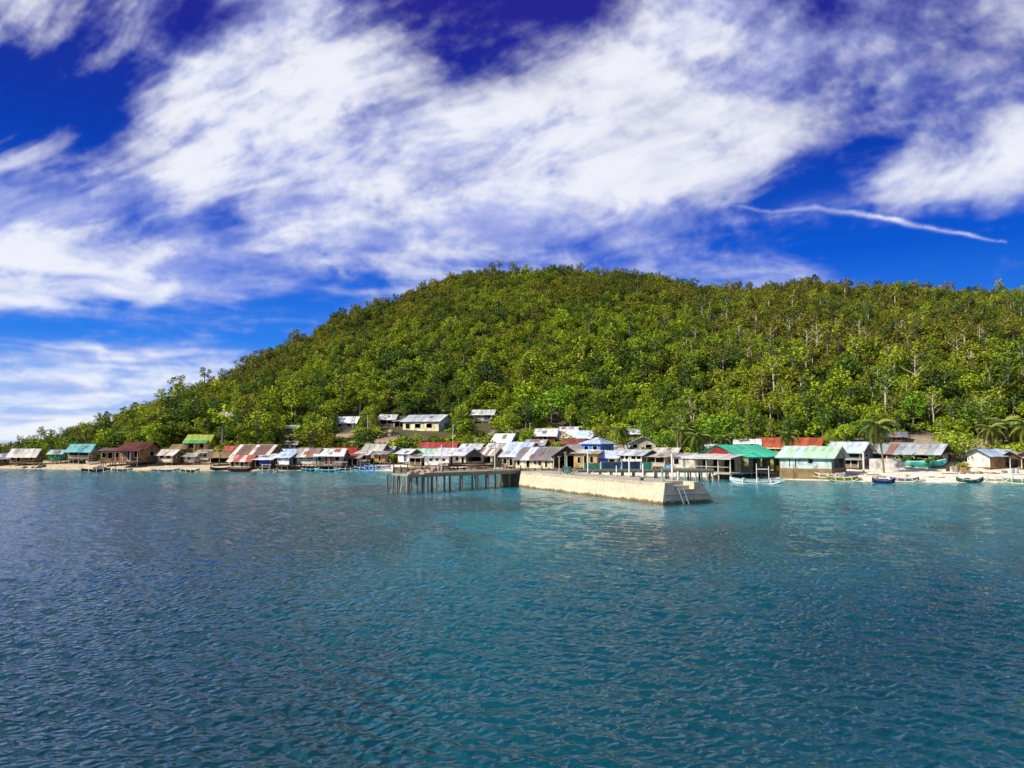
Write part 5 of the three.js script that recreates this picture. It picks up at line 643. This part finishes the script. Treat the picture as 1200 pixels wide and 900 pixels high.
function palm(label, b, d, yT, lean, size, seed, dark) {
  const r = rngOf(seed), g = thing('palm_tree', label, 'palm', 'coconut palms behind the shore'), x = bx(b, d), y = ground(x, -d); g.position.set(x, y, -d);
  const H = Math.max(2.2, heightAt(yT, d) - y - size * 0.28), top = V(lean, H, (r() - 0.5) * 0.6), curve = new THREE.CatmullRomCurve3([V(0, -0.4, 0), V(lean * 0.18, H * 0.35, 0), V(lean * 0.6, H * 0.72, top.z * 0.5), top]);
  const wood = newOut(), pts = curve.getPoints(9); for (let i = 0; i < 9; i++) limb(wood, pts[i], pts[i + 1], lerp(0.17, 0.09, i / 9), lerp(0.17, 0.09, (i + 1) / 9), 7); part(g, 'trunk', geoOf(wood), M(dark ? '#4a4034' : '#7a6c58', 1));
  const n = 22; for (let i = 0; i < n; i++) { const k = i / n, droop = k < 0.3 ? 0 : k < 0.58 ? 1 : k < 0.82 ? 2 : 3, m = part(g, 'frond', FRONDS[droop], palmLeaf[droop === 3 && r() < 0.6 ? 3 : Math.floor(r() * 3)]); m.position.copy(top); m.scale.setScalar(size * 0.86 * (0.8 + 0.36 * r())); m.rotation.order = 'YZX'; m.rotation.set((r() - 0.5) * 0.5, i * 2.399 + r() * 0.4, lerp(0.7, -0.75, k)); }
  for (let i = 0; i < 5; i++) { const m = part(g, 'coconut', NUT, M(i & 1 ? '#8a7a3a' : '#6f7a30', 0.8)); m.position.set(top.x + Math.cos(i * 1.3) * 0.22, top.y - 0.2 - 0.06 * (i & 1), top.z + Math.sin(i * 1.3) * 0.22); }
}
palm('tall palm leaning over the beach beside the long grey roof', 1033.5, 121.5, 491, -0.9, 3.3, 201);
palm('dark leaning palm on the slope right of the blue house', 738, 150, 499, -1.6, 2.7, 202, true);
palm('palm behind the jumbled shacks, left of a pair', 796, 147, 500, 0.7, 3.0, 203);
palm('palm behind the jumbled shacks, right of a pair', 812, 141, 506, 0.6, 2.9, 204);
palm('small palm between the paired palms', 804, 152, 510, -0.4, 2.4, 212);
palm('short dark palm standing before the orange roof', 921, 133, 505, 0.2, 2.3, 205, true);
palm('dark palm left behind the white beach hut', 1163, 139, 497, -0.5, 2.9, 206, true);
palm('tall dark palm behind the open shelter', 1174, 141, 489, 0.3, 3.2, 207, true);
palm('palm at the right picture edge above the huts', 1196, 137, 494, 0.8, 3.2, 208);
palm('bushy low palm above the last hut on the right', 1186, 143, 505, 0.6, 2.6, 213);
palm('small palm beside the small pale roof near green house', 845, 143, 509, 0.4, 2.2, 209);
palm('slim palm on the slope behind the warehouse', 994, 146, 503, -0.4, 2.4, 210);
// banana plants with broad paddle leaves
{
  const s = new THREE.Shape(); s.moveTo(0, 0); s.bezierCurveTo(0.24, 0.2, 0.26, 0.75, 0, 1); s.bezierCurveTo(-0.26, 0.75, -0.24, 0.2, 0, 0); const lg = new THREE.ExtrudeGeometry(s, { depth: 0.012, bevelEnabled: false, curveSegments: 6 }), p = lg.attributes.position; for (let i = 0; i < p.count; i++) { const y = p.getY(i); p.setZ(i, p.getZ(i) + 0.42 * y * y - Math.abs(p.getX(i)) * 0.25); } lg.computeVertexNormals();
  const lm = new THREE.MeshPhysicalMaterial({ color: 0x6f9a2c, roughness: 0.5, transmission: 0.25, thickness: 0, side: THREE.DoubleSide });
  for (const [b, d, lab] of [[1056, 127, 'banana plant left one before the long grey roof'], [1086, 126, 'banana plant right one before the long grey roof'], [1093, 128, 'small banana plant beside the white walled hut'], [1063, 129, 'low banana plant against the long grey roof']]) { const g = thing('banana_plant', lab, 'plant', 'banana plants'), x = bx(b, d), r = rngOf(b); g.position.set(x, ground(x, -d), -d); post(g, 'stem', M('#8a9a4a', 0.8), 0, -0.2, 1.1, 0, 0.16); for (let i = 0; i < 8; i++) { const m = part(g, 'leaf', lg, lm); m.position.y = 1.0; m.scale.setScalar(1.2 + 0.7 * r()); m.rotation.order = 'YXZ'; m.rotation.set(0.25 + 0.5 * r(), i * 2.4, 0); } }
}
// ---------------------------------------------------------------- trees that stand out one by one
const NEAR_KINDS = [
  treeKind(21, { h: 6.4, r: 2.7, clear: 0.22, clumps: 20, per: 36, size: 0.5, spread: 0.9, trunk: 0.13 }),
  treeKind(22, { h: 7.2, r: 2.4, clear: 0.3, clumps: 19, per: 36, size: 0.46, spread: 0.85, trunk: 0.12 }),
  treeKind(23, { h: 5.0, r: 2.8, clear: 0.2, clumps: 20, per: 36, size: 0.48, spread: 0.9, trunk: 0.11 }),
  treeKind(24, { h: 8.2, r: 2.2, clear: 0.45, clumps: 15, per: 36, size: 0.46, spread: 0.8, trunk: 0.12 }),
];
const UMBRELLA = treeKind(25, { h: 6.6, r: 2.3, clear: 0.6, clumps: 9, per: 30, size: 0.5, spread: 0.62, trunk: 0.12 });
const LEAF = { bright: leafMat(new THREE.Color().setRGB(0.19, 0.36, 0.024)), green: leafMat(new THREE.Color().setRGB(0.13, 0.24, 0.02)), dark: leafMat(new THREE.Color().setRGB(0.045, 0.09, 0.018)), olive: leafMat(new THREE.Color().setRGB(0.19, 0.22, 0.03)), yellow: leafMat(new THREE.Color().setRGB(0.28, 0.38, 0.03)) };
function tree(name, label, group, kind, leaf, b, d, sc, bark = barkMat) { const x = bx(b, d), g = thing(name, label, 'tree', group); g.position.set(x, ground(x, -d), -d); g.rotation.y = (b * 13.7 + d) % 6.283; g.scale.setScalar(sc); part(g, 'trunk', kind.trunk, bark); part(g, 'crown', kind.crown, leaf); KEEP.push([x, -d, 2.2 * sc, 0]); return g; }
[['bright', 646, 188, 0, 1.5, 'big bright green tree above the brown walled house'], ['bright', 660, 192, 1, 1.25, 'bright green tree right of the big one above white roofs'], ['dark', 574, 215, 0, 1.5, 'dark round tree on the slope above the hillside hut'], ['yellow', 1122, 131, 2, 1.05, 'yellow green bushy tree left of the white beach hut'], ['yellow', 1110, 134, 2, 0.9, 'small yellow green tree behind the white walled hut'], ['bright', 832, 152, 0, 1.1, 'bright green tree behind the green roofed house, left'], ['bright', 856, 150, 1, 1.0, 'bright green tree behind the green roofed house, right'], ['dark', 846, 158, 2, 1.1, 'dark tree between bright trees behind green roofed house'], ['olive', 708, 164, 2, 0.95, 'olive tree behind the blue house'], ['yellow', 722, 160, 2, 0.8, 'yellow green tree between blue house and dark palm'], ['dark', 1098, 168, 0, 1.4, 'dark tree above the yellow garden wall'], ['green', 963, 150, 1, 1.0, 'green tree at the right end of the orange roof'], ['dark', 984, 152, 0, 0.95, 'dark tree above the sky white roof'], ['green', 1010, 146, 2, 0.9, 'green tree above the leaning palm'], ['dark', 284, 192, 0, 0.95, 'dark tree right of the yellow cottage'], ['dark', 200, 205, 1, 1.15, 'dark tree above the pale gabled hut'], ['green', 268, 186, 2, 0.9, 'green tree behind the pink roofed house'], ['dark', 92, 190, 2, 0.9, 'dark tree behind the open stilt house'], ['green', 48, 188, 2, 0.85, 'green tree behind the long weathered shed'], ['dark', 24, 192, 2, 0.8, 'dark tree behind the leftmost huts'], ['olive', 165, 190, 2, 0.85, 'olive tree behind the big brown house'], ['green', 540, 190, 2, 0.85, 'green tree right of the big cream house'], ['yellow', 490, 182, 2, 0.5, 'low yellow green bush tree below the big cream house'], ['green', 512, 178, 2, 0.5, 'low green bush tree above the long red roof'], ['bright', 778, 156, 2, 0.85, 'bright tree behind the front gabled cottage'], ['green', 758, 160, 1, 0.9, 'green tree above the front gabled cottage'], ['yellow', 664, 168, 2, 0.55, 'small yellow bush between the slope roofs'], ['green', 880, 152, 1, 1.0, 'green tree behind the small white roof at orange roof'], ['green', 1145, 147, 0, 1.05, 'green tree behind the white beach hut'], ['bright', 1070, 158, 0, 1.15, 'bright green tree above the garden wall']].forEach(([leaf, b, d, k, sc, lab]) => tree('tree', lab, null, NEAR_KINDS[k], LEAF[leaf], b, d, sc));
// spreading trees that break the skyline
[[205, 'flat topped tree standing alone on the left skyline', 1.15], [124, 'dark tree clump on the skyline at the far left', 0.9], [160, 'dark tree on the skyline left of the lone flat topped tree', 0.95], [288, 'dark tree on the left skyline below the first cloud gap', 1.1], [352, 'spreading tree halfway up the left skyline', 1.0], [400, 'spreading tree on the skyline near the top of left slope', 1.05], [418, 'twin-like tree beside the spreading tree on upper left skyline', 0.9], [765, 'tree sticking out right of the summit', 0.95], [868, 'first feathery tree of the right ridge', 1.0], [958, 'tallest feathery tree on the right ridge', 1.25], [1000, 'wide feathery tree right of the tallest ridge tree', 1.15], [1035, 'feathery tree on the ridge above the leaning palm', 1.15], [1066, 'thin feathery tree on the right ridge', 1.0], [1092, 'feathery tree on the ridge above the turquoise hull', 1.1], [1140, 'low spreading tree on the ridge above the beach hut', 0.95], [1182, 'last spreading tree on the ridge at right edge', 1.05]].forEach(([b, lab, sc]) => tree('ridge_tree', lab, null, UMBRELLA, LEAF.dark, b, ridgeD(b) - 2, sc));
// bare, pale-barked trees on the right-hand slope
const BARE = [1, 2, 3].map((seed) => { const r = rngOf(seed + 90), out = newOut(), h = 7.5; const pts = [V(0, -0.6, 0), V(0.15, h * 0.35, 0.1), V(-0.1, h * 0.66, 0), V(0.2, h, 0.1)]; for (let i = 0; i < 3; i++) limb(out, pts[i], pts[i + 1], 0.19 - i * 0.05, 0.14 - i * 0.045, 6); for (let i = 0; i < 9; i++) { const t = 0.38 + 0.6 * i / 9, a = i * 2.4 + r(), root = V(0.05, h * t, 0.05), l = (1 - t * 0.6) * (1.6 + 1.2 * r()), tip = V(Math.cos(a) * l, h * t + l * (0.5 + 0.4 * r()), Math.sin(a) * l); limb(out, root, tip, 0.075, 0.03, 4); for (let k = 0; k < 3; k++) { const q = root.clone().lerp(tip, 0.45 + 0.25 * k), b2 = a + (r() - 0.5) * 2.2, l2 = l * (0.3 + 0.3 * r()); limb(out, q, V(q.x + Math.cos(b2) * l2, q.y + l2 * 0.6, q.z + Math.sin(b2) * l2), 0.035, 0.012, 3); } } const leaf = newOut(); leafSprays(r, [[0.9, h * 0.86, 0.2, 1], [-0.8, h * 0.75, -0.3, 1], [0.1, h * 0.98, 0.6, 1]], 9, 0.6, 0.4, leaf); return { trunk: geoOf(out), crown: geoOf(leaf) }; });
[[960, 214, 1.35], [948, 222, 1.0], [905, 226, 1.05], [878, 205, 1.0], [1002, 205, 1.15], [1018, 212, 1.1], [1044, 196, 1.0], [1074, 178, 1.25], [1093, 156, 0.95], [1150, 148, 1.0], [187, 200, 0.85], [1010, 232, 1.0], [928, 240, 1.0], [983, 238, 1.0], [1060, 226, 0.95], [1125, 205, 1.0], [1152, 222, 0.95], [868, 236, 0.9], [816, 240, 0.85], [780, 262, 0.85], [1030, 178, 0.9], [895, 188, 0.9]].forEach(([b, d, sc], i) => tree('bare_tree', i === 9 ? 'tall bare pale trunk behind the white beach hut' : i === 10 ? 'bleached bare tree above the pale gabled hut' : i === 0 ? 'tallest pale bare tree in the middle of right slope' : 'slender pale barked tree with few leaves on the right slope', i === 9 || i === 10 || i === 0 ? null : 'pale bare trees on the right slope', BARE[i % 3], LEAF.olive, b, d, sc, paleBark));
plantWood();
renderer.render(scene, camera);
